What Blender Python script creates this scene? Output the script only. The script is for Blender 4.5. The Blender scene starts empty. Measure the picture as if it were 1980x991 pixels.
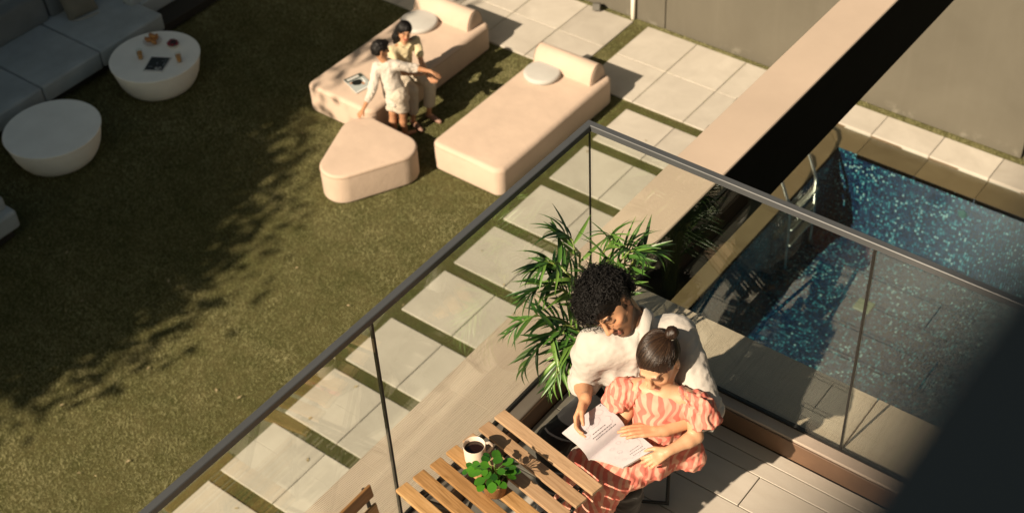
import bpy, bmesh, math, random
import numpy as np
from mathutils import Vector, Matrix
rnd = random.Random(7)
nrg = np.random.RandomState(11)
SC = bpy.context.scene
COL = SC.collection
# ------------------------------------------------------------------ camera, sky, sun, exposure
cam_d = bpy.data.cameras.new('camera')
cam = bpy.data.objects.new('camera', cam_d)
COL.objects.link(cam)
cam.location = (7.92985, -10.33417, 10.66932)
cam.rotation_euler = (0.830130, 0.044534, 0.652145)
cam_d.sensor_width = 36.0
cam_d.lens = 49.68
cam_d.clip_start = 0.02
cam_d.clip_end = 400
cam_d.dof.use_dof = True
cam_d.dof.focus_distance = 5.72
cam_d.dof.aperture_fstop = 3.6
SC.camera = cam
SUN_AZ, SUN_EL = 81.0, 36.5            # direction the light travels (from +x towards +y), height of the sun
az, el = math.radians(SUN_AZ), math.radians(SUN_EL)
LDIR = Vector((math.cos(el) * math.cos(az), math.cos(el) * math.sin(az), -math.sin(el)))
w = bpy.data.worlds.new('World')
SC.world = w
w.use_nodes = True
wn = w.node_tree.nodes
bg = wn['Background']
sky = wn.new('ShaderNodeTexSky')
sky.sky_type = 'NISHITA'
sky.sun_disc = False
sky.sun_elevation = el
sky.sun_rotation = math.atan2(-LDIR.x, -LDIR.y)
sky.dust_density = 2.5
sky.air_density = 0.9
sky.ozone_density = 0.6
tint = wn.new('ShaderNodeMix')
tint.data_type, tint.blend_type = 'RGBA', 'MULTIPLY'
tint.inputs[0].default_value = 1.0
tint.inputs[7].default_value = (0.74, 0.73, 0.56, 1)
w.node_tree.links.new(sky.outputs[0], tint.inputs[6])
w.node_tree.links.new(tint.outputs[2], bg.inputs[0])
bg.inputs[1].default_value = 0.05
sd = bpy.data.lights.new('sun', 'SUN')
sd.energy = 5.0
sd.color = (1.0, 0.82, 0.61)
sd.angle = math.radians(0.55)
sun = bpy.data.objects.new('sun', sd)
COL.objects.link(sun)
sun.rotation_euler = (-LDIR).to_track_quat('Z', 'Y').to_euler()
SC.view_settings.view_transform = 'Standard'
SC.view_settings.look = 'None'
SC.view_settings.exposure = 0.75
SC.view_settings.gamma = 1.0
SC.render.engine = 'CYCLES'
SC.cycles.use_denoising = True
SC.cycles.max_bounces = 10
SC.cycles.transparent_max_bounces = 24
SC.cycles.glossy_bounces = 4
SC.cycles.caustics_reflective = False
SC.cycles.caustics_refractive = False

# ------------------------------------------------------------------ materials
class NT:
    def __init__(s, name):
        s.m = bpy.data.materials.new(name)
        s.m.use_nodes = True
        s.t = s.m.node_tree
        s.n = s.t.nodes
        s.b = s.n['Principled BSDF']
        s.out = s.n['Material Output']
    def new(s, typ, **kw):
        nd = s.n.new(typ)
        for k, v in kw.items():
            if k.startswith('i_'):
                key = k[2:]
                key = int(key) if key.isdigit() else key.replace('_', ' ')
                nd.inputs[key].default_value = v
            else:
                setattr(nd, k, v)
        return nd
    def ln(s, a, b):
        s.t.links.new(a, b)
    def coord(s, kind='Object', scale=(1, 1, 1), rot=(0, 0, 0)):
        tc = s.new('ShaderNodeTexCoord')
        mp = s.new('ShaderNodeMapping')
        mp.inputs['Scale'].default_value = scale
        mp.inputs['Rotation'].default_value = rot
        s.ln(tc.outputs[kind], mp.inputs[0])
        return mp.outputs[0]
    def noise(s, vec, scale, detail=4, rough=0.6, dist=0.0):
        nd = s.new('ShaderNodeTexNoise')
        nd.inputs['Scale'].default_value = scale
        nd.inputs['Detail'].default_value = detail
        nd.inputs['Roughness'].default_value = rough
        nd.inputs['Distortion'].default_value = dist
        if vec is not None:
            s.ln(vec, nd.inputs['Vector'])
        return nd.outputs['Fac']
    def ramp(s, fac, stops):
        nd = s.new('ShaderNodeValToRGB')
        e = nd.color_ramp.elements
        while len(e) < len(stops):
            e.new(0.5)
        for q, (p, c) in zip(e, stops):
            q.position = p
            q.color = (c[0], c[1], c[2], 1) if not isinstance(c, (int, float)) else (c, c, c, 1)
        s.ln(fac, nd.inputs[0])
        return nd.outputs[0]
    def mix(s, fac, a, b, mode='MIX'):
        nd = s.new('ShaderNodeMix', data_type='RGBA', blend_type=mode)
        for sock, v in ((nd.inputs[0], fac), (nd.inputs[6], a), (nd.inputs[7], b)):
            if isinstance(v, (int, float)):
                sock.default_value = v
            elif isinstance(v, tuple):
                sock.default_value = (v[0], v[1], v[2], 1)
            else:
                s.ln(v, sock)
        return nd.outputs[2]
    def math(s, op, a, b=None, c=None, clamp=False):
        nd = s.new('ShaderNodeMath', operation=op)
        nd.use_clamp = clamp
        for k, v in enumerate((a, b, c)):
            if v is None:
                continue
            if isinstance(v, (int, float)):
                nd.inputs[k].default_value = v
            else:
                s.ln(v, nd.inputs[k])
        return nd.outputs[0]
    def bump(s, h, strength=0.3, dist=0.01, normal=None):
        nd = s.new('ShaderNodeBump')
        nd.inputs['Strength'].default_value = strength
        nd.inputs['Distance'].default_value = dist
        s.ln(h, nd.inputs['Height'])
        if normal is not None:
            s.ln(normal, nd.inputs['Normal'])
        s.ln(nd.outputs[0], s.b.inputs['Normal'])
        return nd.outputs[0]
    def base(s, c):
        if isinstance(c, tuple):
            s.b.inputs['Base Color'].default_value = (c[0], c[1], c[2], 1)
        else:
            s.ln(c, s.b.inputs['Base Color'])
    def set(s, rough=None, metal=None, spec=None, **kw):
        if rough is not None:
            s.b.inputs['Roughness'].default_value = rough
        if metal is not None:
            s.b.inputs['Metallic'].default_value = metal
        if spec is not None:
            s.b.inputs['Specular IOR Level'].default_value = spec
        for k, v in kw.items():
            s.b.inputs[k.replace('_', ' ')].default_value = v
        return s

def c3(h, k=1.0):
    """sRGB hex to linear"""
    h = h.lstrip('#')
    o = []
    for i in (0, 2, 4):
        v = int(h[i:i + 2], 16) / 255
        o.append(k * (v / 12.92 if v <= 0.04045 else ((v + 0.055) / 1.055) ** 2.4))
    return tuple(o)

def simple(name, col, rough=0.6, metal=0.0, spec=0.5, var=0.12, vscale=6.0, bump=0.0, bscale=60.0, bdist=0.004, perobj=0.0):
    t = NT(name)
    v = t.coord()
    n = t.noise(v, vscale, 5)
    lo = tuple(x * (1 - var) for x in col)
    hi = tuple(min(1, x * (1 + var)) for x in col)
    c = t.ramp(n, [(0.3, lo), (0.7, hi)])
    if perobj:
        oi = t.new('ShaderNodeObjectInfo')
        k = t.math('MULTIPLY_ADD', oi.outputs['Random'], 2 * perobj, 1 - perobj)
        cc = t.new('ShaderNodeCombineColor')
        for q in range(3):
            t.ln(k, cc.inputs[q])
        c = t.mix(1.0, c, cc.outputs[0], 'MULTIPLY')
    t.base(c)
    t.set(rough, metal, spec)
    if bump:
        t.bump(t.noise(v, bscale, 6, 0.65), bump, bdist)
    return t.m

# ------------------------------------------------------------------ objects
def tag(o, label=None, cat=None, group=None, kind=None):
    if label: o['label'] = label
    if cat: o['category'] = cat
    if group: o['group'] = group
    if kind: o['kind'] = kind
    return o
def empty(name, loc=(0, 0, 0), rz=0.0, label=None, cat=None, group=None, kind=None):
    o = bpy.data.objects.new(name, None)
    o.empty_display_size = 0.1
    COL.objects.link(o)
    o.location = loc
    o.rotation_euler = (0, 0, rz)
    return tag(o, label, cat, group, kind)
def link(name, me, parent=None, mat=None, **kw):
    o = bpy.data.objects.new(name, me)
    COL.objects.link(o)
    if parent is not None:
        o.parent = parent
    if mat is not None and not me.materials:
        for m_ in (mat if isinstance(mat, (list, tuple)) else [mat]):
            me.materials.append(m_)
    return tag(o, **kw)
def mesh(name, V, F, mat=None, parent=None, smooth=False, mi=None, **kw):
    me = bpy.data.meshes.new(name)
    me.from_pydata([tuple(map(float, v)) for v in V], [], [tuple(map(int, f)) for f in F])
    me.update()
    if smooth:
        me.polygons.foreach_set('use_smooth', [True] * len(me.polygons))
    o = link(name, me, parent, mat, **kw)
    if mi is not None:
        me.polygons.foreach_set('material_index', list(mi))
    return o
def fast_mesh(name, V, T, mat=None, parent=None, smooth=False, nper=3, cols=None, mi=None, **kw):
    V = np.ascontiguousarray(V, np.float32); T = np.ascontiguousarray(T, np.int32)
    me = bpy.data.meshes.new(name)
    me.vertices.add(len(V)); me.vertices.foreach_set('co', V.ravel())
    me.loops.add(T.size); me.loops.foreach_set('vertex_index', T.ravel())
    me.polygons.add(len(T))
    me.polygons.foreach_set('loop_start', np.arange(0, T.size, nper, dtype=np.int32))
    me.polygons.foreach_set('loop_total', np.full(len(T), nper, np.int32))
    if smooth:
        me.polygons.foreach_set('use_smooth', np.ones(len(T), bool))
    me.update(calc_edges=True)
    if cols is not None:
        a = me.color_attributes.new('Col', 'FLOAT_COLOR', 'POINT')
        C = np.ones((len(V), 4), np.float32); C[:, :3] = cols
        a.data.foreach_set('color', C.ravel())
    o = link(name, me, parent, mat, **kw)
    if mi is not None:
        me.polygons.foreach_set('material_index', np.asarray(mi, np.int32))
    return o

class MB:
    """collects shapes into one mesh"""
    def __init__(s): s.V = []; s.F = []
    def add(s, V, F):
        b = len(s.V); s.V += [tuple(v) for v in V]; s.F += [tuple(b + i for i in f) for f in F]
        return s
    def box(s, c, d, rz=0.0, M=None):
        x, y, z = d[0] / 2, d[1] / 2, d[2] / 2
        P = [Vector((sx * x, sy * y, sz * z)) for sz in (-1, 1) for sy in (-1, 1) for sx in (-1, 1)]
        R_ = M if M is not None else Matrix.Rotation(rz, 3, 'Z')
        P = [R_ @ p + Vector(c) for p in P]
        return s.add(P, [(0, 2, 3, 1), (4, 5, 7, 6), (0, 1, 5, 4), (2, 6, 7, 3), (0, 4, 6, 2), (1, 3, 7, 5)])
    def bbox(s, c, d, b=0.004, rz=0.0, M=None, seg=1):
        """bevelled box"""
        bm = bmesh.new()
        bmesh.ops.create_cube(bm, size=1)
        bmesh.ops.scale(bm, vec=Vector(d), verts=bm.verts)
        bmesh.ops.bevel(bm, geom=bm.edges[:], offset=min(b, min(d) * 0.45), segments=seg, profile=0.5, affect='EDGES')
        R_ = M if M is not None else Matrix.Rotation(rz, 3, 'Z')
        bm.verts.ensure_lookup_table()
        V = [R_ @ v.co + Vector(c) for v in bm.verts]
        F = [[v.index for v in f.verts] for f in bm.faces]
        bm.free()
        return s.add(V, F)
    def tube(s, pts, r, n=8, caps=True):
        pts = [Vector(p) for p in pts]
        rr = list(r) if isinstance(r, (list, tuple)) else [r] * len(pts)
        V = []; F = []
        t0 = (pts[1] - pts[0]).normalized()
        u_ = t0.orthogonal().normalized()
        for i, p in enumerate(pts):
            a = pts[max(i - 1, 0)]; b = pts[min(i + 1, len(pts) - 1)]
            t = (b - a)
            t = t.normalized() if t.length > 1e-9 else t0
            u_ = (u_ - t * u_.dot(t))
            u_ = u_.normalized() if u_.length > 1e-6 else t.orthogonal().normalized()
            v_ = t.cross(u_)
            for k in range(n):
                q = 2 * math.pi * k / n
                V.append(p + (u_ * math.cos(q) + v_ * math.sin(q)) * rr[i])
        for i in range(len(pts) - 1):
            for k in range(n):
                F.append((i * n + k, i * n + (k + 1) % n, (i + 1) * n + (k + 1) % n, (i + 1) * n + k))
        if caps:
            F.append(tuple(range(n))[::-1]); F.append(tuple((len(pts) - 1) * n + k for k in range(n)))
        return s.add(V, F)
    def lathe(s, prof, c=(0, 0, 0), n=32, cap=True):
        V = []; F = []
        for (r, z) in prof:
            for k in range(n):
                q = 2 * math.pi * k / n
                V.append((c[0] + r * math.cos(q), c[1] + r * math.sin(q), c[2] + z))
        for i in range(len(prof) - 1):
            for k in range(n):
                F.append((i * n + k, i * n + (k + 1) % n, (i + 1) * n + (k + 1) % n, (i + 1) * n + k))
        if cap:
            F.append(tuple(range(n))[::-1]); F.append(tuple((len(prof) - 1) * n + k for k in range(n)))
        return s.add(V, F)
    def build(s, name, mat, parent=None, smooth=False, **kw):
        return mesh(name, s.V, s.F, mat, parent, smooth, **kw)

def sharp(o, deg=35):
    """smooth shading with hard edges kept"""
    me = o.data
    me.polygons.foreach_set('use_smooth', [True] * len(me.polygons))
    me.set_sharp_from_angle(angle=math.radians(deg))
    return o
def rrect(x0, x1, y0, y1, R, n=8):
    """rounded rectangle outline as (points, outward normals)"""
    P = []; N = []
    for (cx, cy, a0) in ((x1 - R, y0 + R, -90), (x1 - R, y1 - R, 0), (x0 + R, y1 - R, 90), (x0 + R, y0 + R, 180)):
        for k in range(n + 1):
            a = math.radians(a0 + 90 * k / n)
            P.append((cx + R * math.cos(a), cy + R * math.sin(a))); N.append((math.cos(a), math.sin(a)))
    return P, N
def rpoly(C, R, n=10):
    """convex rounded polygon (corner points are the arc centres, counter-clockwise)"""
    P = []; N = []
    m_ = len(C)
    for i in range(m_):
        a, b, c = Vector(C[i - 1]), Vector(C[i]), Vector(C[(i + 1) % m_])
        d0 = (b - a).normalized(); d1 = (c - b).normalized()
        n0 = Vector((d0.y, -d0.x)); n1 = Vector((d1.y, -d1.x))
        a0 = math.atan2(n0.y, n0.x); a1 = math.atan2(n1.y, n1.x)
        while a1 < a0: a1 += 2 * math.pi
        for k in range(n + 1):
            q = a0 + (a1 - a0) * k / n
            P.append((b.x + R * math.cos(q), b.y + R * math.sin(q))); N.append((math.cos(q), math.sin(q)))
    return P, N
def prism(outline, rings, crown=0.0):
    """stack of rings (inset, z); closed top (as a fan of inner rings) and bottom"""
    P, N = outline
    n = len(P)
    V = []; F = []
    for (ins, z) in rings:
        for (p, q) in zip(P, N):
            V.append((p[0] - q[0] * ins, p[1] - q[1] * ins, z))
    for i in range(len(rings) - 1):
        for k in range(n):
            F.append((i * n + k, i * n + (k + 1) % n, (i + 1) * n + (k + 1) % n, (i + 1) * n + k))
    F.append(tuple(range(n))[::-1])
    L = len(rings) - 1
    cx = sum(V[L * n + k][0] for k in range(n)) / n; cy = sum(V[L * n + k][1] for k in range(n)) / n
    zt = rings[-1][1]
    last = L * n
    for t in (0.85, 0.6, 0.3):
        b = len(V)
        for k in range(n):
            x, y, _ = V[L * n + k]
            V.append((cx + (x - cx) * t, cy + (y - cy) * t, zt + crown * (1 - t * t)))
        for k in range(n):
            F.append((last + k, last + (k + 1) % n, b + (k + 1) % n, b + k))
        last = b
    V.append((cx, cy, zt + crown))
    for k in range(n):
        F.append((last + k, last + (k + 1) % n, len(V) - 1))
    return V, F
def fillet(h, rt, rb=0.0, n=6, base=0.0):
    R_ = []
    if rb:
        for k in range(n + 1):
            a = math.pi / 2 * k / n
            R_.append((rb * (1 - math.sin(a)), base + rb * (1 - math.cos(a))))
    else:
        R_.append((0.0, base))
    for k in range(n + 1):
        a = math.pi / 2 * k / n
        R_.append((rt * (1 - math.cos(a)), h - rt + rt * math.sin(a)))
    return R_

# ================================================================== setting
FZ, ZL, GX, GY, GT = 5.642, 5.7672, 5.1214, -6.3789, 6.9715
OX, BX, OY, BB, J1, J2 = 4.7506, 5.0551, -6.0121, 5.2234, -7.7967, 6.4637
PX0, PX1, PY0, PY1 = 2.50, 9.5, -5.5, 2.48      # pool water edge
LW = 0.38                                        # submerged edge ledge

# ---- soil under the lawn: one sheet with the pool cut out
def m_soil():
    t = NT('lawn soil')
    v = t.coord()
    c = t.ramp(t.noise(v, 3.0, 8, 0.7), [(0.3, (0.05, 0.052, 0.016)), (0.7, (0.10, 0.088, 0.036))])
    t.base(c); t.set(0.95, spec=0.1)
    t.bump(t.noise(v, 90, 4), 0.6, 0.02)
    return t.m
M_SOIL = m_soil()
xs = [-90, PX0 - LW, PX1 + 0.4, 90]; ys = [-90, PY0 - LW, PY1 + LW, 90]
V = [(x, y, 0) for y in ys for x in xs]
F = [(j * 4 + i, j * 4 + i + 1, (j + 1) * 4 + i + 1, (j + 1) * 4 + i) for j in range(3) for i in range(3) if not (i == 1 and j == 1)]
mesh('ground', V, F, M_SOIL, kind='structure')

# ---- pavers
def m_paver(name, a, b, rough=0.75, spec=0.35):
    t = NT(name)
    v = t.coord('Generated', (1, 1, 0.1))
    tc = t.new('ShaderNodeTexCoord')
    oi = t.new('ShaderNodeObjectInfo')
    off = t.new('ShaderNodeVectorMath', operation='ADD')
    sc = t.new('ShaderNodeVectorMath', operation='SCALE'); sc.inputs[3].default_value = 40
    cv = t.new('ShaderNodeCombineXYZ')
    t.ln(oi.outputs['Random'], cv.inputs[0]); t.ln(oi.outputs['Random'], cv.inputs[1])
    t.ln(cv.outputs[0], sc.inputs[0]); t.ln(tc.outputs['Object'], off.inputs[0]); t.ln(sc.outputs[0], off.inputs[1])
    n = t.noise(off.outputs[0], 2.2, 8, 0.62, 0.6)
    n2 = t.noise(off.outputs[0], 9.0, 8, 0.7)
    c = t.ramp(n, [(0.33, a), (0.68, b)])
    c = t.mix(t.math('MULTIPLY', n2, 0.22), c, tuple(x * 0.72 for x in a))
    k = t.math('MULTIPLY_ADD', oi.outputs['Random'], 0.20, 0.90)
    cc = t.new('ShaderNodeCombineColor')
    for q in range(3): t.ln(k, cc.inputs[q])
    c = t.mix(1.0, c, cc.outputs[0], 'MULTIPLY')
    vor = t.noise(off.outputs[0], 1.1, 3, 0.5)
    st = t.ramp(vor, [(0.66, 0.0), (0.74, 1.0)])
    c = t.mix(t.math('MULTIPLY', st, 0.15), c, tuple(x * 0.6 for x in a))
    t.base(c); t.set(rough, spec=spec)
    t.bump(t.noise(off.outputs[0], 70, 8, 0.7), 0.18, 0.004)
    return t.m
M_PAVE = m_paver('pale concrete paver', (0.415, 0.38, 0.325), (0.505, 0.468, 0.405))
M_WET = m_paver('wet sandstone', (0.128, 0.076, 0.036), (0.168, 0.104, 0.052), 0.3, 0.5)
pave = mesh('pavement', [(-0.1, -8.3, .004), (2.05, -8.3, .004), (2.05, 3.3, .004), (-0.1, 3.3, .004)], [(0, 1, 2, 3)], M_SOIL, kind='structure')
SLABS = []
_slab_me = {}
def slab(x0, x1, y0, y1, top=0.022, th=0.05, m=None, parent=pave, name='slab'):
    SLABS.append((x0, x1, y0, y1))
    key = (round(x1 - x0, 3), round(y1 - y0, 3), th, m.name if m else '')
    if key not in _slab_me:
        b = MB().bbox((0, 0, -th / 2), (x1 - x0, y1 - y0, th), 0.004)
        o = b.build(name, m or M_PAVE)
        _slab_me[key] = o.data
    else:
        o = link(name, _slab_me[key])
    o.parent = parent
    o.location = ((x0 + x1) / 2, (y0 + y1) / 2, top + rnd.uniform(-.0015, .0015))
    o.rotation_euler = (rnd.uniform(-.001, .001), rnd.uniform(-.001, .001), rnd.uniform(-.0015, .0015))
    return o
for k in range(-1, 10):
    y0 = -0.9 * k
    for (a, b) in ((0.0, 0.702), (0.711, 1.413), (1.422, 2.10)):
        slab(a, b, y0, y0 + 0.737)
for (a, b) in ((-0.79, -0.026), (-0.017, 0.722), (0.731, 1.455), (1.464, 2.10)):
    for (c, d) in ((1.80, 2.572), (2.581, 3.335)):
        slab(a, b, c, d)
for i in range(9):
    x1 = -1.03 - i * 0.752
    for (c, d) in ((1.87, 2.60), (2.609, 3.335)):
        slab(x1 - 0.743, x1, c, d)

# ---- pool
def m_mosaic():
    t = NT('pool mosaic')
    tc = t.new('ShaderNodeTexCoord')
    wob = t.new('ShaderNodeTexNoise', i_Scale=7.0, i_Detail=2.0)
    t.ln(tc.outputs['Object'], wob.inputs['Vector'])
    sc = t.new('ShaderNodeVectorMath', operation='SCALE'); sc.inputs[3].default_value = 1 / 0.030
    wo = t.new('ShaderNodeVectorMath', operation='MULTIPLY_ADD'); wo.inputs[1].default_value = (.05, .05, .02)
    t.ln(wob.outputs['Color'], wo.inputs[0]); t.ln(tc.outputs['Object'], wo.inputs[2]); t.ln(wo.outputs[0], sc.inputs[0])
    ad = t.new('ShaderNodeVectorMath', operation='ADD'); ad.inputs[1].default_value = (0.31, 0.37, 0.43)
    t.ln(sc.outputs[0], ad.inputs[0])
    fl = t.new('ShaderNodeVectorMath', operation='FLOOR'); t.ln(ad.outputs[0], fl.inputs[0])
    fr = t.new('ShaderNodeVectorMath', operation='FRACTION'); t.ln(ad.outputs[0], fr.inputs[0])
    wn_ = t.new('ShaderNodeTexWhiteNoise', noise_dimensions='3D'); t.ln(fl.outputs[0], wn_.inputs['Vector'])
    big = t.noise(tc.outputs['Object'], 1.6, 3)
    val = t.math('ADD', wn_.outputs['Value'], t.math('MULTIPLY', t.math('SUBTRACT', big, 0.5), 0.5))
    c = t.ramp(val, [(0.0, (0.0025, 0.009, 0.030)), (0.45, (0.005, 0.020, 0.060)), (0.68, (0.008, 0.040, 0.088)), (0.84, (0.016, 0.11, 0.155)), (0.95, (0.06, 0.23, 0.27)), (1.0, (0.24, 0.38, 0.38))])
    sx = t.new('ShaderNodeSeparateXYZ'); t.ln(fr.outputs[0], sx.inputs[0])
    geo = t.new('ShaderNodeNewGeometry')
    sn = t.new('ShaderNodeSeparateXYZ'); t.ln(geo.outputs['Normal'], sn.inputs[0])
    g = None
    for q in range(3):
        e = t.math('GREATER_THAN', t.math('ABSOLUTE', t.math('SUBTRACT', sx.outputs[q], 0.5)), 0.45 if q == 2 else 0.36)
        e = t.math('MULTIPLY', e, t.math('LESS_THAN', t.math('ABSOLUTE', sn.outputs[q]), 0.5))
        g = e if g is None else t.math('MAXIMUM', g, e)
    c = t.mix(g, c, (0.006, 0.012, 0.022))
    t.base(c); t.set(0.18, spec=0.6)
    return t.m
M_MOS = m_mosaic()
D = 1.15
V = [(PX0, PY0, -.03), (PX1, PY0, -.03), (PX1, PY1, -.03), (PX0, PY1, -.03), (PX0, PY0, -D), (PX1, PY0, -D), (PX1, PY1, -D), (PX0, PY1, -D)]
pool = mesh('pool', V, [(4, 5, 6, 7), (0, 1, 5, 4), (1, 2, 6, 5), (2, 3, 7, 6), (3, 0, 4, 7)], M_MOS, kind='structure')
# wet stone edge just under the water film, mitred at the corner
def quadslab(P, m, name, parent, top, th):
    n = len(P)
    V = [(x, y, top - th) for x, y in P] + [(x, y, top) for x, y in P]
    F = [tuple(range(n))[::-1], tuple(range(n, 2 * n))] + [(i, (i + 1) % n, n + (i + 1) % n, n + i) for i in range(n)]
    return mesh(name, V, F, m, parent)
g_ = 0.0035
xs_ = [2.745 + 0.745 * i for i in range(10)]
edge = empty('pool_edge', (0, 0, 0), kind='structure')
prev = PX0
quadslab([(PX0 - LW + g_, PY1 + LW - g_), (PX0 + g_, PY1 + g_), (xs_[0] - g_, PY1 + g_), (xs_[0] - g_, PY1 + LW - g_)][::-1][::-1], M_WET, 'edge_slab', edge, -.03, .06)
for a, b in zip(xs_[:-1], xs_[1:]):
    quadslab([(a + g_, PY1), (b - g_, PY1), (b - g_, PY1 + LW), (a + g_, PY1 + LW)], M_WET, 'edge_slab', edge, -.03 + rnd.uniform(-.0015, .0015), .06)
quadslab([(PX0 - LW, PY1 + LW - 2 * g_), (PX0 - LW, 1.74 + g_), (PX0, 1.74 + g_), (PX0, PY1 - g_)], M_WET, 'edge_slab', edge, -.03, .06)
yy = 1.74
while yy > -5.5:
    quadslab([(PX0 - LW, yy - 0.745 + g_), (PX0, yy - 0.745 + g_), (PX0, yy - g_), (PX0 - LW, yy - g_)], M_WET, 'edge_slab', edge, -.03 + rnd.uniform(-.0015, .0015), .06)
    yy -= 0.745
mesh('edge_bed', [(PX0 - LW, PY0, -.091), (PX0, PY0, -.091), (PX0, PY1, -.091), (PX1, PY1, -.091), (PX1, PY1 + LW, -.091), (PX0 - LW, PY1 + LW, -.091)], [(0, 1, 2, 5), (2, 3, 4, 5)], M_SOIL, edge)
mesh('edge_side', [(PX0 - LW, PY0, -.09), (PX0 - LW, PY1 + LW, -.09), (PX1, PY1 + LW, -.09), (PX0 - LW, PY0, .0), (PX0 - LW, PY1 + LW, .0), (PX1, PY1 + LW, .0)], [(0, 1, 4, 3), (1, 2, 5, 4)], M_WET, edge)
cop = mesh('coping', [(2.105, PY1 + LW, .003), (PX1, PY1 + LW, .003), (PX1, 3.335, .003), (2.105, 3.335, .003)], [(0, 1, 2, 3)], M_SOIL, kind='structure')
for a, b in zip([xs_[0] - 0.64] + xs_[:-1], xs_):
    slab(a + .004, b - .004, PY1 + LW, 3.30, parent=cop)
# water
def fres(t, ior, normal=None):
    geo = t.new('ShaderNodeNewGeometry')
    i_ = t.math('ADD', t.math('MULTIPLY', geo.outputs['Backfacing'], 1 / ior - ior), ior)
    fr = t.new('ShaderNodeFresnel'); t.ln(i_, fr.inputs['IOR'])
    if normal is not None: t.ln(normal, fr.inputs['Normal'])
    return fr
def m_water():
    t = NT('pool water')
    t.n.remove(t.b)
    v = t.coord('Object', (1, 1, 1))
    n1 = t.noise(v, 5.5, 3, 0.55, 0.8)
    n2 = t.noise(v, 22, 2, 0.5)
    h = t.math('ADD', n1, t.math('MULTIPLY', n2, 0.18))
    bp = t.new('ShaderNodeBump', i_Strength=0.35, i_Distance=0.03); t.ln(h, bp.inputs['Height'])
    fr = fres(t, 1.33, bp.outputs[0])
    gl = t.new('ShaderNodeBsdfGlossy', i_Roughness=0.02); t.ln(bp.outputs[0], gl.inputs['Normal'])
    tr = t.new('ShaderNodeBsdfTransparent'); tr.inputs[0].default_value = (0.80, 0.91, 0.93, 1)
    mx = t.new('ShaderNodeMixShader'); t.ln(fr.outputs[0], mx.inputs[0]); t.ln(tr.outputs[0], mx.inputs[1]); t.ln(gl.outputs[0], mx.inputs[2])
    t.ln(mx.outputs[0], t.out.inputs[0])
    return t.m
mesh('water', [(PX0 - LW + .002, PY0, -.016), (PX1 - .002, PY0, -.016), (PX1 - .002, PY1 + LW - .002, -.016), (PX0 - LW + .002, PY1 + LW - .002, -.016)], [(0, 1, 2, 3)], m_water(), kind='structure')
M_STEEL = simple('brushed steel', (0.55, 0.53, 0.48), 0.25, 1.0, var=0.05, bump=0.05, bscale=200)
lad = empty('pool_ladder', (2.1, 1.7, 0), label='curved steel pool ladder climbing out of the blue pool beyond the concrete beam', cat='pool ladder')
def arc(y):
    return [(x, y, z) for x, z in ((1.53, .02), (1.46, .2), (1.405, .42), (1.41, .56), (1.47, .67), (1.60, .735), (1.80, .75), (2.05, .745), (2.20, .71), (2.31, .61), (2.39, .46), (2.456, .30), (2.53, .12), (2.585, -.03), (2.60, -.4), (2.60, -.95))]
for y in (1.15, 1.78):
    P = [Vector((a - 2.1, b - 1.7, c)) for a, b, c in arc(y)]
    rail_ = sharp(MB().tube(P, 0.021, 10).build('handrail', M_STEEL, lad), 60)
    sharp(MB().lathe([(0.02, 0), (0.05, 0), (0.048, .012), (.022, .018)], (1.53 - 2.1, y - 1.7, 0.022), 16).build('base_plate', M_STEEL, lad))
for z in (-0.12, -0.36, -0.60):
    sharp(MB().bbox((2.60 - 2.1, 1.465 - 1.7, z), (0.08, 0.60, 0.022), 0.006).build('tread', M_STEEL, lad))
M_PALE = simple('pale plastic', (0.10, 0.115, 0.065), 0.5)
tag(sharp(MB().bbox((3.60, 1.29, -D + .012), (0.20, 0.20, 0.02), 0.006).build('drain_cover', M_PALE)), 'pale square drain cover on the mosaic pool floor', 'drain cover')
o = MB().lathe([(0.0, 0), (0.055, 0), (0.05, .012), (0.02, .02), (0.0, .02)], (0, 0, 0), 18).build('inlet_fitting', simple('pale green plastic', (0.06, 0.11, 0.10), 0.4))
o.rotation_euler = (math.pi / 2, 0, 0); o.location = (4.14, PY1 - .001, -0.30)
tag(o, 'small round inlet fitting on the far tiled pool wall', 'pool inlet')

# ---- boundary wall, pipe and garden light
def m_plaster():
    t = NT('taupe plaster')
    v = t.coord()
    n = t.noise(v, 0.9, 8, 0.6, 0.4)
    c = t.ramp(n, [(0.3, (0.108, 0.098, 0.075)), (0.7, (0.132, 0.121, 0.094))])
    vs = t.coord('Object', (5.0, 1, 0.35))
    c = t.mix(t.math('MULTIPLY', t.ramp(t.noise(vs, 1.6, 6, 0.7), [(0.5, 0.0), (0.8, 1.0)]), 0.14), c, (0.19, 0.172, 0.135))
    sp = t.new('ShaderNodeSeparateXYZ'); t.ln(t.coord(), sp.inputs[0])
    low = t.ramp(sp.outputs[2], [(0.0, 1.0), (0.16, 0.0)])
    stain = t.math('MULTIPLY', t.ramp(t.noise(v, 3.1, 6, 0.7), [(0.56, 0.0), (0.66, 1.0)]), low)
    c = t.mix(t.math('MULTIPLY', stain, 0.4), c, (0.36, 0.34, 0.28))
    t.base(c); t.set(0.85, spec=0.25)
    t.bump(t.noise(v, 55, 8, 0.7), 0.15, 0.006)
    return t.m
M_PL = m_plaster()
wall = empty('boundary_wall', (0, 3.42, 0), label='tall taupe plaster wall closing the garden behind the pool', cat='wall')
for a, b in ((-14, -7.4), (-7.38, -0.592), (-0.578, 4.385), (4.415, 9.5), (9.52, 15)):
    MB().bbox(((a + b) / 2, 0.11, 1.6), (b - a, 0.2, 3.2), 0.006).build('wall_panel', M_PL, wall)
MB().box((0, 0.16, 1.59), (28.9, 0.1, 3.16)).build('wall_core', simple('dark joint', (0.03, 0.026, 0.02), 0.9), wall)
M_WP = simple('white pvc', (0.78, 0.73, 0.62), 0.4, var=0.05)
pipe = empty('downpipe', (-1.07, 3.385, 0), label='white rainwater downpipe fixed to the taupe garden wall', cat='downpipe')
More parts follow.
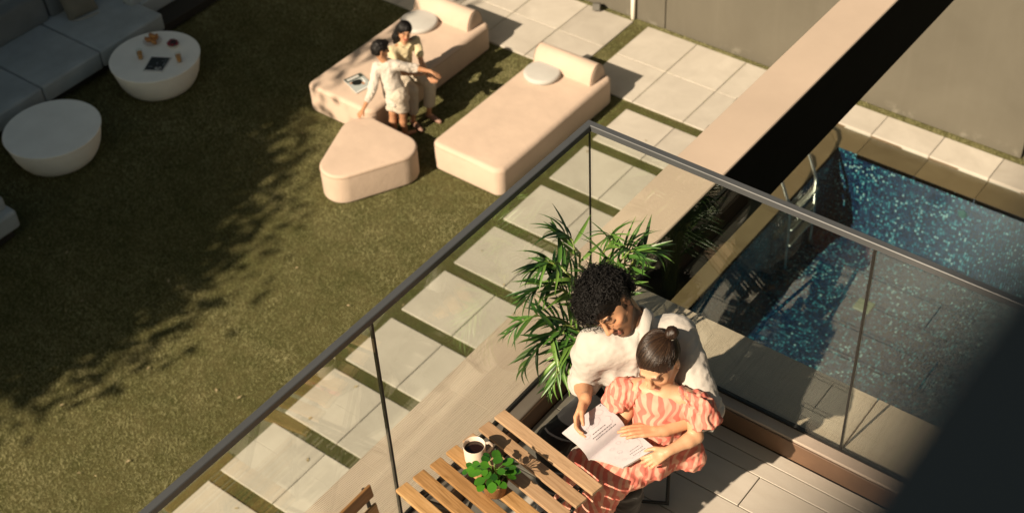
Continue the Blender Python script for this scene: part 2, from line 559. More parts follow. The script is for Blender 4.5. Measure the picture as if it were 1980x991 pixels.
sharp(MB().lathe([(0.026, 0.34), (0.026, 3.1)], (0, 0, 0), 16).build('pipe', M_WP, pipe), 50)
sharp(MB().lathe([(0.028, 0.02), (0.031, 0.024), (0.031, 0.36), (0.027, 0.37)], (0, 0, 0), 16).build('socket', M_WP, pipe), 50)
MB().box((0, 0.02, 0.9), (0.09, 0.02, 0.025)).build('bracket', M_WP, pipe)
gl = empty('garden_light', (-1.60, 3.28, 0.022), 0.5, label='small grey cube garden spotlight on the paving by the wall', cat='garden light')
M_GREY = simple('grey metal', (0.12, 0.115, 0.10), 0.5)
MB().bbox((0, 0, 0.06), (0.105, 0.11, 0.095), 0.008, M=Matrix.Rotation(-0.35, 3, 'X')).build('lamp_head', M_GREY, gl)
MB().bbox((0, 0.02, 0.012), (0.05, 0.05, 0.02), 0.003).build('foot', M_GREY, gl)

# ---- balcony: ledge, beam, kerb, floor
def m_stucco(name, ang):
    t = NT(name)
    v = t.coord('Object', (1, 1, 1), (0, 0, ang))
    wv = t.new('ShaderNodeTexWave', wave_type='BANDS', bands_direction='X')
    wv.inputs['Scale'].default_value = 42; wv.inputs['Distortion'].default_value = 3.5; wv.inputs['Detail'].default_value = 4
    wv.inputs['Detail Scale'].default_value = 1.4
    t.ln(v, wv.inputs['Vector'])
    st = t.coord('Object', (60, 2.2, 2), (0, 0, ang))
    n = t.noise(v, 1.7, 8, 0.62, 0.5)
    lines = t.noise(st, 1.6, 6, 0.75)
    c = t.ramp(n, [(0.3, (0.49, 0.39, 0.305)), (0.72, (0.585, 0.475, 0.38))])
    c = t.mix(t.math('MULTIPLY', t.ramp(lines, [(0.50, 0.0), (0.72, 1.0)]), 0.42), c, (0.25, 0.205, 0.165))
    t.base(c); t.set(0.85, spec=0.25)
    h = t.math('ADD', t.math('MULTIPLY', wv.outputs['Fac'], 0.25), t.math('MULTIPLY', lines, 1.2))
    t.bump(h, 0.9, 0.008)
    return t.m
M_ST1 = m_stucco('combed stucco along', math.pi / 2)
M_ST2 = m_stucco('combed stucco across', 0.0)
M_SMOOTH = simple('smooth peach render', (0.46, 0.365, 0.285), 0.8, spec=0.3, var=0.08, vscale=1.2, bump=0.12, bscale=45)
M_BLACK = simple('black paint', (0.0062, 0.0062, 0.0048), 0.75, spec=0.08, var=0.2)
ledge = empty('balcony_ledge', (0, 0, 0), kind='structure')
H_ = ZL - BB
def bx(name, x0, x1, y0, y1, z0, z1, m, parent, b=0.004):
    return MB().bbox(((x0 + x1) / 2, (y0 + y1) / 2, (z0 + z1) / 2), (x1 - x0, y1 - y0, z1 - z0), b).build(name, m, parent)
bx('ledge_slab', OX, GX - .001, -11.5, GY - .001, BB, ZL, M_ST1, ledge)
bx('ledge_slab', OX, J2 - .004, GY, OY, BB, ZL - .0005, M_ST2, ledge)
bx('ledge_slab', J2 + .004, 9.2, GY, OY, BB, ZL - .0005, M_ST2, ledge)
beam = empty('concrete_beam', (0, 0, 0), label='long peach rendered beam running from the balcony corner over the pool edge', cat='beam')
bx('beam_body', OX, BX - .006, OY + .002, 8.6, BB, ZL - .001, M_SMOOTH, beam, .006)
bx('fascia', BX - .006, BX, OY + .004, 8.6, BB - .002, ZL - .012, M_BLACK, beam, .002)
kerb = empty('balcony_kerb', (0, 0, 0), kind='structure')
M_KERB = simple('kerb stone', (0.40, 0.325, 0.265), 0.8, var=0.12, vscale=4, bump=0.15)
M_SKIRT = simple('brown skirting stone', (0.145, 0.082, 0.048), 0.6, var=0.2, vscale=5, bump=0.08)
bx('kerb_stone', GX, 5.195, -11.5, -6.449, FZ, ZL - .003, M_KERB, kerb)
bx('kerb_stone', GX, 9.2, -6.449 + .001, GY - .001, FZ, ZL - .003, M_KERB, kerb)
bx('skirting', 5.2005, 9.2, -6.459, -6.450, FZ, ZL - .012, M_SKIRT, kerb, .002)
bx('skirting', 5.196, 5.2045, -11.5, -6.4495, FZ, ZL - .012, M_SKIRT, kerb, .002)
def m_plank():
    t = NT('pale stone plank')
    v = t.coord()
    oi = t.new('ShaderNodeObjectInfo')
    cv = t.new('ShaderNodeCombineXYZ'); t.ln(t.math('MULTIPLY', oi.outputs['Random'], 50), cv.inputs[0])
    ad = t.new('ShaderNodeVectorMath', operation='ADD'); t.ln(v, ad.inputs[0]); t.ln(cv.outputs[0], ad.inputs[1])
    mp = t.new('ShaderNodeMapping'); mp.inputs['Scale'].default_value = (1.2, 4, 3); t.ln(ad.outputs[0], mp.inputs[0])
    c = t.ramp(t.noise(mp.outputs[0], 2.5, 8, 0.65, 0.4), [(0.3, (0.43, 0.385, 0.325)), (0.7, (0.49, 0.445, 0.385))])
    k = t.math('MULTIPLY_ADD', oi.outputs['Random'], 0.16, 0.9)
    cc = t.new('ShaderNodeCombineColor')
    for q in range(3): t.ln(k, cc.inputs[q])
    c = t.mix(1.0, c, cc.outputs[0], 'MULTIPLY')
    t.base(c); t.set(0.6, spec=0.35)
    t.bump(t.noise(mp.outputs[0], 14, 6, 0.7), 0.1, 0.004)
    return t.m
M_PLANK = m_plank()
bal = mesh('balcony_floor', [(5.15, -11.5, FZ - .03), (9.2, -11.5, FZ - .03), (9.2, -6.4, FZ - .03), (5.15, -6.4, FZ - .03)], [(0, 1, 2, 3)], simple('grout', (0.05, 0.042, 0.033), 0.9), kind='structure')
edges = [-6.461, -6.537]
yv = -6.6245
while yv > -10.2:
    edges.append(yv); yv -= 0.1935
first = True
for i in range(len(edges) - 1):
    y1, y0 = edges[i], edges[i + 1]
    if i < 2:
        cuts = [5.206, 9.2]
    else:
        off = [6.21, 5.72, 6.55, 5.98, 6.4, 5.6][(i - 2) % 6]
        cuts = [5.206] + [x for x in (off - 1.2, off, off + 1.2, off + 2.4) if 5.35 < x < 9.0] + [9.2]
    for a, b in zip(cuts[:-1], cuts[1:]):
        o = MB().bbox((0, 0, -.012), (b - a - .005, y1 - y0 - .005, .024), .0018).build('plank', M_PLANK, bal)
        o.location = ((a + b) / 2, (y0 + y1) / 2, FZ + rnd.uniform(-.0006, .0006))

# ---- glass railing
def m_glass():
    t = NT('railing glass')
    t.n.remove(t.b)
    fr = fres(t, 1.62)
    gl = t.new('ShaderNodeBsdfGlossy', i_Roughness=0.0); gl.inputs[0].default_value = (0.95, 1.0, 0.97, 1)
    tr = t.new('ShaderNodeBsdfTransparent'); tr.inputs[0].default_value = (0.962, 0.985, 0.966, 1)
    mx = t.new('ShaderNodeMixShader'); t.ln(fr.outputs[0], mx.inputs[0]); t.ln(tr.outputs[0], mx.inputs[1]); t.ln(gl.outputs[0], mx.inputs[2])
    t.ln(mx.outputs[0], t.out.inputs[0])
    return t.m
M_GLASS = m_glass()
M_RAIL = simple('grey coated metal', (0.060, 0.064, 0.068), 0.42, 0.0, 0.5, var=0.08, vscale=3, bump=0.04, bscale=150)
M_GASK = simple('black gasket', (0.008, 0.007, 0.006), 0.5, var=0.1)
rl = empty('glass_railing', (0, 0, 0), label='frameless glass balcony railing with a slim grey metal handrail', cat='railing')
T = 0.012
def pane(x0, x1, y0, y1):
    return MB().bbox(((x0 + x1) / 2, (y0 + y1) / 2, (ZL + GT) / 2 + .004), (x1 - x0, y1 - y0, GT - ZL - .002), .0008).build('glass_pane', M_GLASS, rl)
yc = [GY + 0.006, J1, J1 - 1.418, J1 - 2.836]
for a, b in zip(yc[:-1], yc[1:]):
    pane(GX - T / 2, GX + T / 2, b + .005, a - .005)
xc = [GX - 0.006, J2, J2 + 1.342, J2 + 2.6]
for a, b in zip(xc[:-1], xc[1:]):
    pane(a + .005 + (T if a < GX else 0), b - .005, GY - T / 2, GY + T / 2)
for y in yc[1:-1]:
    MB().box((GX, y, (ZL + GT) / 2), (T + .003, .0095, GT - ZL)).build('gasket', M_GASK, rl)
for x in xc[1:-1]:
    MB().box((x, GY, (ZL + GT) / 2), (.0095, T + .003, GT - ZL)).build('gasket', M_GASK, rl)
MB().box((GX, GY, (ZL + GT) / 2), (.0065, .0065, GT - ZL)).build('gasket', M_GASK, rl)
MB().box((GX, (GY - 11.4) / 2, ZL + .003), (.02, -11.4 - GY, .012)).build('base_channel', M_GASK, rl)
MB().box(((GX + 9.1) / 2, GY, ZL + .003), (9.1 - GX, .02, .012)).build('base_channel', M_GASK, rl)
def rail_piece(name, left):
    hw, z0, z1 = 0.0165, GT, GT + 0.03
    c = .003
    prof = [(-hw, z0), (hw, z0), (hw, z1 - c), (hw - c, z1), (-hw + c, z1), (-hw, z1 - c)]
    V = []
    for (o_, z) in prof:          # o_ > 0 is the balcony side
        if left:
            V.append((GX + o_, GY - o_, z))
        else:
            V.append((GX + o_, GY - o_, z))
    for (o_, z) in prof:
        V.append((GX + o_, -11.4, z) if left else (9.1, GY - o_, z))
    n = len(prof)
    F = [tuple(range(n)), tuple(range(2 * n - 1, n - 1, -1))] + [(i, n + i, n + (i + 1) % n, (i + 1) % n) for i in range(n)]
    o = mesh(name, V, F, M_RAIL, rl)
    bm = bmesh.new(); bm.from_mesh(o.data); bmesh.ops.recalc_face_normals(bm, faces=bm.faces); bm.to_mesh(o.data); bm.free()
    return o
rail_piece('handrail', True)
rail_piece('handrail', False)

# ---- parapet of the floor above, right under the camera
par = empty('upper_parapet', (7.8968, -10, 10.559), label='dark parapet of the balcony above, blurred at the lower right edge', cat='parapet')
M_DARK = simple('charcoal coating', (0.0040, 0.0068, 0.0098), 0.9, spec=0.05, var=0.06)
P, N = rrect(0.0, 0.30, -3.0, 3.4, 0.02, 4)
V, F = prism((P, N), [(0.0, -0.9), (0.0, -0.004), (0.004, 0.0)])
mesh('parapet_body', V, F, M_DARK, par)

# ---- the house, a mass added to the right of the balcony (out of the picture, it closes off that side of the sky)
hs = empty('house', (9.35, -9.5, 0), label='unseen pale house wall with windows beside the balcony, added to block sky', cat='house')
M_HOUSE = simple('house render', (0.30, 0.27, 0.23), 0.9, var=0.08, vscale=1.0, bump=0.1)
bx('house_wall', 0.02, 0.6, -8.0, 3.6, 0, 14.0, M_HOUSE, hs)
for z in (6.1, 9.4):
    for y in (-2.4, 0.6):
        fr_ = bx('window', -0.03, 0.015, y - .8, y + .8, z, z + 2.1, M_RAIL, hs)
        bx('pane', -0.034, -0.031, y - .72, y + .72, z + .08, z + 2.02, M_GASK, fr_, .0005)
# ================================================================== garden furniture
def m_fabric(name, col, var=0.08, weave=420, rough=0.85, wr=0.15):
    t = NT(name)
    v = t.coord()
    n = t.noise(v, 2.6, 6, 0.6)
    c = t.ramp(n, [(0.3, tuple(x * (1 - var) for x in col)), (0.7, tuple(x * (1 + var) for x in col))])
    t.base(c); t.set(rough, spec=0.2)
    t.b.inputs['Sheen Weight'].default_value = 0.15
    h = t.math('ADD', t.math('MULTIPLY', t.noise(v, weave, 2), 0.12), t.math('MULTIPLY', t.noise(v, 7, 4), 1.0))
    t.bump(h, wr, 0.02)
    return t.m
M_PEACH = m_fabric('peach upholstery', (0.525, 0.405, 0.315), 0.07, 260, .85, .3)
M_PEACH2 = m_fabric('peach upholstery piping', (0.36, 0.26, 0.19))
M_CUSH = m_fabric('pale grey cushion fabric', (0.44, 0.43, 0.40))
M_SOFA = m_fabric('blue grey upholstery', (0.33, 0.375, 0.40), 0.16)
M_SOFAB = m_fabric('slate back cushion fabric', (0.15, 0.17, 0.18), 0.14)
M_PLINTH = simple('dark plinth', (0.02, 0.018, 0.014), 0.8)

def noise3(P, f, seed, n=6):
    r = np.random.RandomState(seed); s = 0
    for k in range(n):
        d = r.normal(size=3); d /= np.linalg.norm(d)
        s = s + np.sin(P @ d * f * (1.35 ** k) + r.uniform(0, 6.28)) / (1.15 ** k)
    return s / 3
def lumpy(o, amp, f, seed):
    """gives upholstery its slight unevenness"""
    me = o.data
    n = len(me.vertices)
    P = np.empty(n * 3, np.float32); me.vertices.foreach_get('co', P); P = P.reshape(-1, 3)
    N = np.empty(n * 3, np.float32); me.vertices.foreach_get('normal', N); N = N.reshape(-1, 3)
    P = P + N * (noise3(P, f, seed) * amp)[:, None]
    me.vertices.foreach_set('co', P.astype(np.float32).ravel()); me.update()
    return o
def daybed(x0, x1, y0, y1, label, name='daybed', parts=True):
    cx, cy = (x0 + x1) / 2, (y0 + y1) / 2
    T_ = empty(name, (cx, cy, 0), label=label, cat='daybed')
    a, b = (x1 - x0) / 2, (y1 - y0) / 2
    V, F = prism(rrect(-a, a, -b, b, 0.115, 10), fillet(0.40, 0.06, 0.03, 7, 0.012), 0.006)
    sharp(lumpy(mesh('mattress', V, F, M_PEACH, T_, True), .0035, 9, 3), 60)
    # seam just under the top edge
    P, N = rrect(-a, a, -b, b, 0.115, 10)
    sm = [(p[0] - q[0] * 0.006, p[1] - q[1] * 0.006, 0.352) for p, q in zip(P, N)]
    sm.append(sm[0])
    sharp(MB().tube([(x * 1.0022, y * 1.0012, z) for x, y, z in sm], 0.0045, 6, False).build('piping', M_PEACH2, T_), 60)
    V, F = prism(rrect(-a + .06, a - .06, -b + .06, b - .06, 0.09, 6), [(0, 0), (0, .02)])
    mesh('plinth', V, F, M_PLINTH, T_)
    # half-round bolster across the far end
    prof = []
    W2, HH = 0.155, 0.235
    for k in range(17):
        q = math.pi * k / 16
        prof.append((-W2 * math.cos(q) * (1 - .10 * math.sin(q)), HH * math.sin(q) ** 0.85 if 0 < k < 16 else 0.0))
    L = (x1 - x0) * 0.425
    Vb = []; n = len(prof)
    ringx = [(-L, .86), (-L + .008, .96), (-L + .022, 1.0), (0, 1.005), (L - .022, 1.0), (L - .008, .96), (L, .86)]
    for (x, s_) in ringx:
        for (p, z) in prof: Vb.append((x, p * s_, z * s_ + .001))
    Fb = []
    for i in range(len(ringx) - 1):
        for k in range(n - 1):
            Fb.append((i * n + k, (i + 1) * n + k, (i + 1) * n + k + 1, i * n + k + 1))
        Fb.append((i * n + n - 1, (i + 1) * n + n - 1, (i + 1) * n, i * n))
    Fb.append(tuple(range(n))); Fb.append(tuple((len(ringx) - 1) * n + k for k in range(n))[::-1])
    o = mesh('bolster', [(x - .02, y + b - .205, z + .400) for x, y, z in Vb], Fb, M_PEACH, T_)
    bm = bmesh.new(); bm.from_mesh(o.data); bmesh.ops.recalc_face_normals(bm, faces=bm.faces); bm.to_mesh(o.data); bm.free()
    sharp(o, 50)
    for sx in (-1, 1):
        sharp(MB().tube([(sx * (L - .012) - .02, p * 1.0 + b - .205, z * 1.0 + .401) for p, z in prof], .004, 5, False).build('piping', M_PEACH2, T_), 60)
    return T_
daybed(-1.29, -0.235, -0.625, 1.70, 'peach upholstered daybed in full sun, empty but for a round cushion and bolster')
daybed(-3.36, -2.255, -0.60, 1.80, 'peach upholstered daybed the woman sits on, half shaded by trees')
def round_cushion(x, y, z, r, label):
    V, F = prism(rpoly([(-.001, -.001), (.001, -.001), (.001, .001), (-.001, .001)], r, 12), fillet(0.075, 0.034, 0.034, 6), 0.010)
    o = sharp(mesh('round_cushion', V, F, M_CUSH, None, True), 70)
    o.location = (x, y, z)
    tag(o, label, 'cushion', 'round grey cushions on the daybeds')
    return o
round_cushion(-0.975, 1.20, 0.402, 0.235, 'round pale grey cushion lying on the fully sunlit empty daybed')
round_cushion(-3.02, 1.23, 0.402, 0.255, 'round pale grey cushion lying on the daybed behind the seated woman')
pf = empty('pouf', (-1.85, -1.155, 0), label='rounded triangular peach pouf in front of the boy', cat='pouf')
C = [(-1.920 + 1.9, -1.478 + 1.1), (-1.605 + 1.9, -0.905 + 1.1), (-2.145 + 1.9, -0.885 + 1.1)]
ol = rpoly(C, 0.265, 14)
V, F = prism(ol, fillet(0.425, 0.03, 0.03, 6, 0.012), 0.012)
sharp(lumpy(mesh('pouf_body', V, F, M_PEACH, pf, True), .003, 9, 8), 60)
sharp(MB().tube([(p[0] + q[0] * .000, p[1] + q[1] * .000, .388) for p, q in zip(*ol)] + [(ol[0][0][0], ol[0][0][1], .388)], .005, 6, False).build('piping', M_PEACH2, pf), 60)
i_ = 16
sharp(MB().tube([(ol[0][k][0] + ol[1][k][0] * .001, ol[0][k][1] + ol[1][k][1] * .001, z) for k, z in ((38, .04), (38, .38))], .004, 5).build('seam', M_PEACH2, pf), 60)
V, F = prism(rpoly(C, 0.20, 8), [(0, 0), (0, .02)])
mesh('plinth', V, F, M_PLINTH, pf)

M_TAB = simple('white composite', (0.90, 0.90, 0.86), 0.55, spec=0.3, var=0.05, vscale=3, bump=0.05, bscale=40)
def drum(x, y, r, label):
    T_ = empty('coffee_table', (x, y, 0), label=label, cat='coffee table')
    prof = [(0.43, 0.0), (0.455, 0.012), (0.495, 0.07), (0.535, 0.16), (0.563, 0.27), (0.580, 0.36), (0.583, 0.388)]
    sharp(MB().lathe([(a * r / .595, z) for a, z in prof], (0, 0, 0), 72).build('base', M_TAB, T_), 40)
    sharp(MB().lathe([(r * .98, .389), (r, .391), (r, .399), (r * .996, .403), (r * .6, .404), (0.01, .404)], (0, 0, 0), 72, True).build('tabletop', M_TAB, T_), 30)
    return T_
drum(-5.32, -3.04, 0.598, 'white drum coffee table with nothing on it, nearest the lower left')
drum(-5.43, -1.26, 0.590, 'white drum coffee table set with pastries, berries, juice and a magazine')

# ---- sofa
sf = empty('sofa', (-6.75, -2.0, 0), label='long blue grey sectional sofa in the shade beside the white tables', cat='sofa')
def cush(name, x0, x1, y0, y1, z0, z1, m, R=.04, rt=.035, crown=.012, rx=0.0):
    cx, cy = (x0 + x1) / 2, (y0 + y1) / 2
    V, F = prism(rrect(-(x1 - x0) / 2, (x1 - x0) / 2, -(y1 - y0) / 2, (y1 - y0) / 2, R, 5), fillet(z1 - z0, rt, rt * .7, 5), crown)
    o = sharp(lumpy(mesh(name, V, F, m, sf, True), .004, 7, int(abs(cx * 7 + cy * 13)) % 97), 60)
    o.location = (cx + 6.75, cy + 2.0, z0)
    if rx: o.rotation_euler = (0, rx, 0)
    return o
for (a, b) in ((-5.0, -3.53), (-3.52, -2.555), (-2.545, -1.595), (-1.585, -0.50)):
    cush('seat_cushion', -7.55, -6.12, a, b, .15, .40, M_SOFA)
for (a, b) in ((-5.0, -3.30), (-3.28, -2.34), (-2.32, -1.44), (-1.42, 0.40)):
    cush('back_cushion', -7.66, -7.30, a, b, .38, .80, M_SOFAB, .06, .06, .02, -.10)
cush('end_cushion', -7.6, -6.56, -0.50, 0.6, .15, .40, M_SOFA)
cush('arm', -6.80, -6.60, -0.62, 0.6, .36, .50, M_SOFA, .03, .03)
bx('frame', -7.70 + 6.75, -6.20 + 6.75, -5.0 + 2, 0.55 + 2, .03, .16, M_PLINTH, sf, .01)
bx('back_frame', -7.86 + 6.75, -7.66 + 6.75, -5.0 + 2, 0.55 + 2, .03, .72, M_SOFAB, sf, .02)
ar = empty('armchair', (-4.9, -4.35, 0), label='grey upholstered seat just entering the picture at the left edge', cat='armchair')
def cush2(name, c, d, m, rz, z0, R=.05, rt=.05):
    V, F = prism(rrect(-d[0] / 2, d[0] / 2, -d[1] / 2, d[1] / 2, R, 6), fillet(d[2], rt, rt * .7, 6), .01)
    o = sharp(lumpy(mesh(name, V, F, m, ar, True), .004, 8, 5), 60)
    o.location = (c[0] + 4.9, c[1] + 4.35, z0); o.rotation_euler = (0, 0, rz)
    return o
cush2('seat_cushion', (-4.87, -4.70), (.86, .86, .25), M_SOFA, 0, .14)
cush2('arm', (-4.95, -4.42), (.80, .24, .20), M_SOFA, 0.0, .37, .06, .07)
bx('frame', -5.25 + 4.9, -4.50 + 4.9, -5.1 + 4.35, -4.36 + 4.35, .02, .15, M_PLINTH, ar, .01)
# throw pillow on the sofa
def pillow(w_, d_, h_, n=14):
    V = []; F = []
    for sgn in (1, -1):
        for j in range(n + 1):
            for i in range(n + 1):
                u, v = 2 * i / n - 1, 2 * j / n - 1
                k = (1 - u ** 4) * (1 - v ** 4)
                e = 1 - .06 * (1 - abs(u) ** 2) * abs(v) ** 3
                f_ = 1 - .06 * (1 - abs(v) ** 2) * abs(u) ** 3
                V.append((u * w_ / 2 * f_, v * d_ / 2 * e, sgn * h_ / 2 * max(k, 0) ** .55 + .004 * math.sin(5 * u + 3 * v)))
    m_ = (n + 1) ** 2
    for j in range(n):
        for i in range(n):
            a = j * (n + 1) + i
            F.append((a, a + 1, a + n + 2, a + n + 1)); F.append((m_ + a, m_ + a + n + 1, m_ + a + n + 2, m_ + a + 1))
    return V, F
V, F = pillow(.46, .46, .16)
o = mesh('throw_pillow', V, F, m_fabric('olive grey pillow fabric', (0.17, 0.165, 0.135)), None, True)
o.location = (-7.10, -1.10, .575); o.rotation_euler = (0, math.radians(62), math.radians(-12))
tag(o, 'olive grey square throw pillow leaning on the back of the sofa', 'pillow')
o = MB().tube([(-7.0, -1.33, .412), (-6.93, -1.22, .415), (-6.88, -1.08, .415), (-6.86, -.98, .414)], [.012, .022, .024, .014], 8).build('folded_strap', m_fabric('pale strap', (0.30, 0.30, 0.28)))
tag(sharp(o, 60), 'pale grey fabric roll lying beside the throw pillow on the sofa', 'bolster strap')

# ---- things on the coffee table
def m_food(name, cols, scale=30, rough=0.5):
    t = NT(name); v = t.coord()
    n = len(cols)
    t.base(t.ramp(t.noise(v, scale, 5, 0.6), [(.3 + .4 * i / (n - 1), c) for i, c in enumerate(cols)])); t.set(rough)
    t.bump(t.noise(v, scale * 2, 4), .3, .004)
    return t.m
M_CER = simple('white ceramic', (0.74, 0.72, 0.68), 0.25, spec=0.5, var=0.03)
TZ = 0.405
o = sharp(MB().lathe([(0.06, 0), (0.075, .004), (0.125, .016), (0.127, .019), (0.12, .018), (0.07, .008), (0.01, .007)], (0, 0, 0), 40).build('plate', M_CER), 50)
o.location = (-5.70, -1.05, TZ); tag(o, 'white round plate holding pastries on the coffee table', 'plate')
M_CRO = m_food('baked pastry', [(0.20, 0.06, 0.012), (0.42, 0.18, 0.05), (0.55, 0.30, 0.11)])
def pastry(loc, rz, tilt, L, name, label):
    b = MB(); pts = []; rr = []
    for k in range(9):
        q = -1 + k / 4
        pts.append((q * L, .025 * (q * q) * 1.4, 0)); rr.append(max(.010, .032 * (1 - .62 * q * q) * (1 + .10 * (k % 2))))
    o = sharp(b.tube(pts, rr, 10).build(name, M_CRO), 80)
    o.location = loc; o.rotation_euler = (tilt, 0, rz)
    return tag(o, label, 'pastry', 'pastries on the plate')
pastry((-5.735, -1.075, TZ + .040), .5, .1, .062, 'pastry', 'dark brown pastry at the left of the heap on the plate')
pastry((-5.655, -1.065, TZ + .040), -.7, -.1, .06, 'pastry', 'lighter broken pastry at the front of the heap on the plate')
pastry((-5.70, -0.995, TZ + .040), 1.6, .2, .06, 'pastry', 'golden pastry at the back of the heap on the plate')
pastry((-5.70, -1.04, TZ + .090), .1, .0, .058, 'pastry', 'topmost pastry of the heap on the plate')
bo = empty('bowl', (-5.385, -0.965, TZ), label='small white bowl heaped with dark red berries on the coffee table', cat='bowl')
sharp(MB().lathe([(0.035, 0), (0.05, .006), (0.078, .036), (0.082, .048), (0.078, .047), (0.05, .012), (0.01, .010)], (0, 0, 0), 32).build('bowl_body', M_CER, bo), 50)
M_BER = m_food('red berries', [(0.05, 0.004, 0.008), (0.22, 0.012, 0.03), (0.35, 0.04, 0.05)], 14, 0.35)
M_BLK = m_food('dark berries', [(0.008, 0.004, 0.010), (0.03, 0.008, 0.02)], 14, 0.35)
def berry_mesh(r):
    bm = bmesh.new(); bmesh.ops.create_icosphere(bm, subdivisions=2, radius=r)
    V = [v.co.copy() for v in bm.verts]; F = [[v.index for v in f.verts] for f in bm.faces]; bm.free(); return V, F
V, F = berry_mesh(.019)
proto = None
for k in range(22):
    a = k * 2.4; rr = .062 * math.sqrt((k + .5) / 22)
    m = M_BLK if k in (2, 3, 5, 8, 10, 13, 0, 1) else M_BER
    o = mesh('berry', V, F, m, None, True)
    o.location = (-5.385 + rr * math.cos(a), -0.965 + rr * math.sin(a), TZ + .048 + .025 * (1 - (rr / .062) ** 2) + rnd.uniform(0, .012))
    o.scale = (1, 1, rnd.uniform(1, 1.35)); o.rotation_euler = (rnd.uniform(-.6, .6), rnd.uniform(-.6, .6), 0)
    tag(o, 'dark blackberry in the small white bowl on the coffee table' if m is M_BLK else 'red strawberry in the small white bowl on the coffee table', 'berry', 'dark berries in the white bowl' if m is M_BLK else 'red berries in the white bowl')
def m_clear():
    t = NT('drinking glass'); t.n.remove(t.b)
    fr = fres(t, 1.5)
    gl = t.new('ShaderNodeBsdfGlossy', i_Roughness=0.02)
    tr = t.new('ShaderNodeBsdfTransparent'); tr.inputs[0].default_value = (.93, .95, .94, 1)
    mx = t.new('ShaderNodeMixShader'); t.ln(fr.outputs[0], mx.inputs[0]); t.ln(tr.outputs[0], mx.inputs[1]); t.ln(gl.outputs[0], mx.inputs[2]); t.ln(mx.outputs[0], t.out.inputs[0])
    return t.m
M_CLEAR = m_clear()
M_JUICE = simple('orange juice', (0.62, 0.28, 0.055), 0.3, var=0.08)
def juice(x, y, label):
    T_ = empty('juice_glass', (x, y, TZ), label=label, cat='glass of juice')
    sharp(MB().lathe([(0.03, 0), (0.032, .004), (0.042, .135), (0.040, .135), (0.030, .010), (0.005, .009)], (0, 0, 0), 24).build('glass', M_CLEAR, T_), 40)
    sharp(MB().lathe([(0.0285, .011), (0.037, .100), (0.003, .100)], (0, 0, 0), 24).build('juice', M_JUICE, T_), 40)
juice(-5.535, -1.40, 'glass of orange juice left of the magazine, near the pastries')
juice(-5.055, -1.165, 'glass of orange juice right of the magazine, near the berries')
def magazine(P, z, label, m, words, th=.008):
    cx = sum(p[0] for p in P) / 4; cy = sum(p[1] for p in P) / 4
    T_ = empty('magazine', (cx, cy, z), label=label, cat='magazine')
    V = [(p[0] - cx, p[1] - cy, zz) for zz in (0, th) for p in P]
    mesh('pages', V, [(3, 2, 1, 0), (4, 5, 6, 7), (0, 1, 5, 4), (1, 2, 6, 5), (2, 3, 7, 6), (3, 0, 4, 7)], simple('paper edge', (.6, .6, .58), .7), T_)
    return T_
def quad(P, u, v):
    a, b, c, d = [Vector(p) for p in P]
    return (a * (1 - u) + b * u) * (1 - v) + (d * (1 - u) + c * u) * v
def decal(name, P, pts, z, m, T_):
    """flat printed shape: pts in the unit square of the cover"""
    V = [(*(quad(P, u, v) - Vector((T_.location.x, T_.location.y))), z) for u, v in pts]
    return mesh(name, V, [tuple(range(len(V)))], m, T_)
def flat(name, c, rough=.35):
    return simple(name, c, rough, var=.03)
def text_on(T_, s, P, u, v, size, z, m, flip=False):
    cu = bpy.data.curves.new('lettering', 'FONT'); cu.body = s; cu.size = size; cu.align_x = 'CENTER'; cu.align_y = 'CENTER'
    a, b, c, d = [Vector(p) for p in P]
    ex = ((b - a) + (c - d)).normalized()
    o = bpy.data.objects.new('lettering', cu)
    COL.objects.link(o)
    dg = bpy.context.evaluated_depsgraph_get()
    me = bpy.data.meshes.new_from_object(o.evaluated_get(dg))
    bpy.data.objects.remove(o)
    me.materials.clear(); me.materials.append(m)
    o = bpy.data.objects.new('lettering', me); COL.objects.link(o); o.parent = T_
    q = quad(P, u, v)
    o.location = (q.x - T_.location.x, q.y - T_.location.y, z)
    o.rotation_euler = (0, 0, math.atan2(ex.y, ex.x))
    return o
# magazine on the coffee table: black cover with large white figures near the spine
PM = [(-5.291, -1.585), (-5.060, -1.455), (-5.200, -1.160), (-5.450, -1.300)]
mg = magazine(PM, TZ, 'black covered magazine with white figures lying on the set coffee table', None, '')
M_INK = flat('black cover', (.012, .012, .010)); M_WHT = flat('white print', (.75, .75, .72)); M_GRYP = flat('grey print', (.22, .24, .24))
decal('cover', PM, [(.04, .10), (.93, .10), (.93, .97), (.04, .97)], .0092, M_INK, mg)
text_on(mg, '60', PM, .66, .22, .085, .0100, M_WHT)
for (u0, v0, w_, h_) in ((.15, .30, .2, .04), (.62, .72, .22, .03), (.72, .80, .14, .03), (.80, .40, .06, .24), (.45, .5, .05, .14)):
    decal('print', PM, [(u0, v0), (u0 + w_, v0), (u0 + w_, v0 + h_), (u0, v0 + h_)], .0098, M_GRYP, mg)
# magazine on the daybed: a dark figure on a pale ground, masthead along the top edge
PD = [(-2.657, -0.407), (-2.611, -0.153), (-2.919, -0.045), (-2.990, -0.285)]
md = magazine(PD, .4085, 'magazine with a pale cover picture lying on the daybed behind the boy', None, '')
decal('cover', PD, [(.0, .0), (1, .0), (1, 1), (.0, 1)], .0085, flat('pale cover', (.36, .40, .39)), md)
decal('print', PD, [(.02, .74), (.98, .74), (.98, .99), (.02, .99)], .0090, flat('dark band', (.03, .04, .03)), md)
for k in range(7):
    u0 = .12 + .10 * k
    decal('lettering', PD, [(u0, .81), (u0 + .075, .81), (u0 + .075, .92), (u0, .92)], .0096, M_WHT, md)
M_SKINP = flat('printed skin', (.42, .22, .12))
decal('print', PD, [(.30, .72), (.18, .60), (.22, .45), (.45, .34), (.62, .36), (.74, .50), (.72, .62), (.55, .70)], .0092, flat('printed black', (.008, .010, .008)), md)
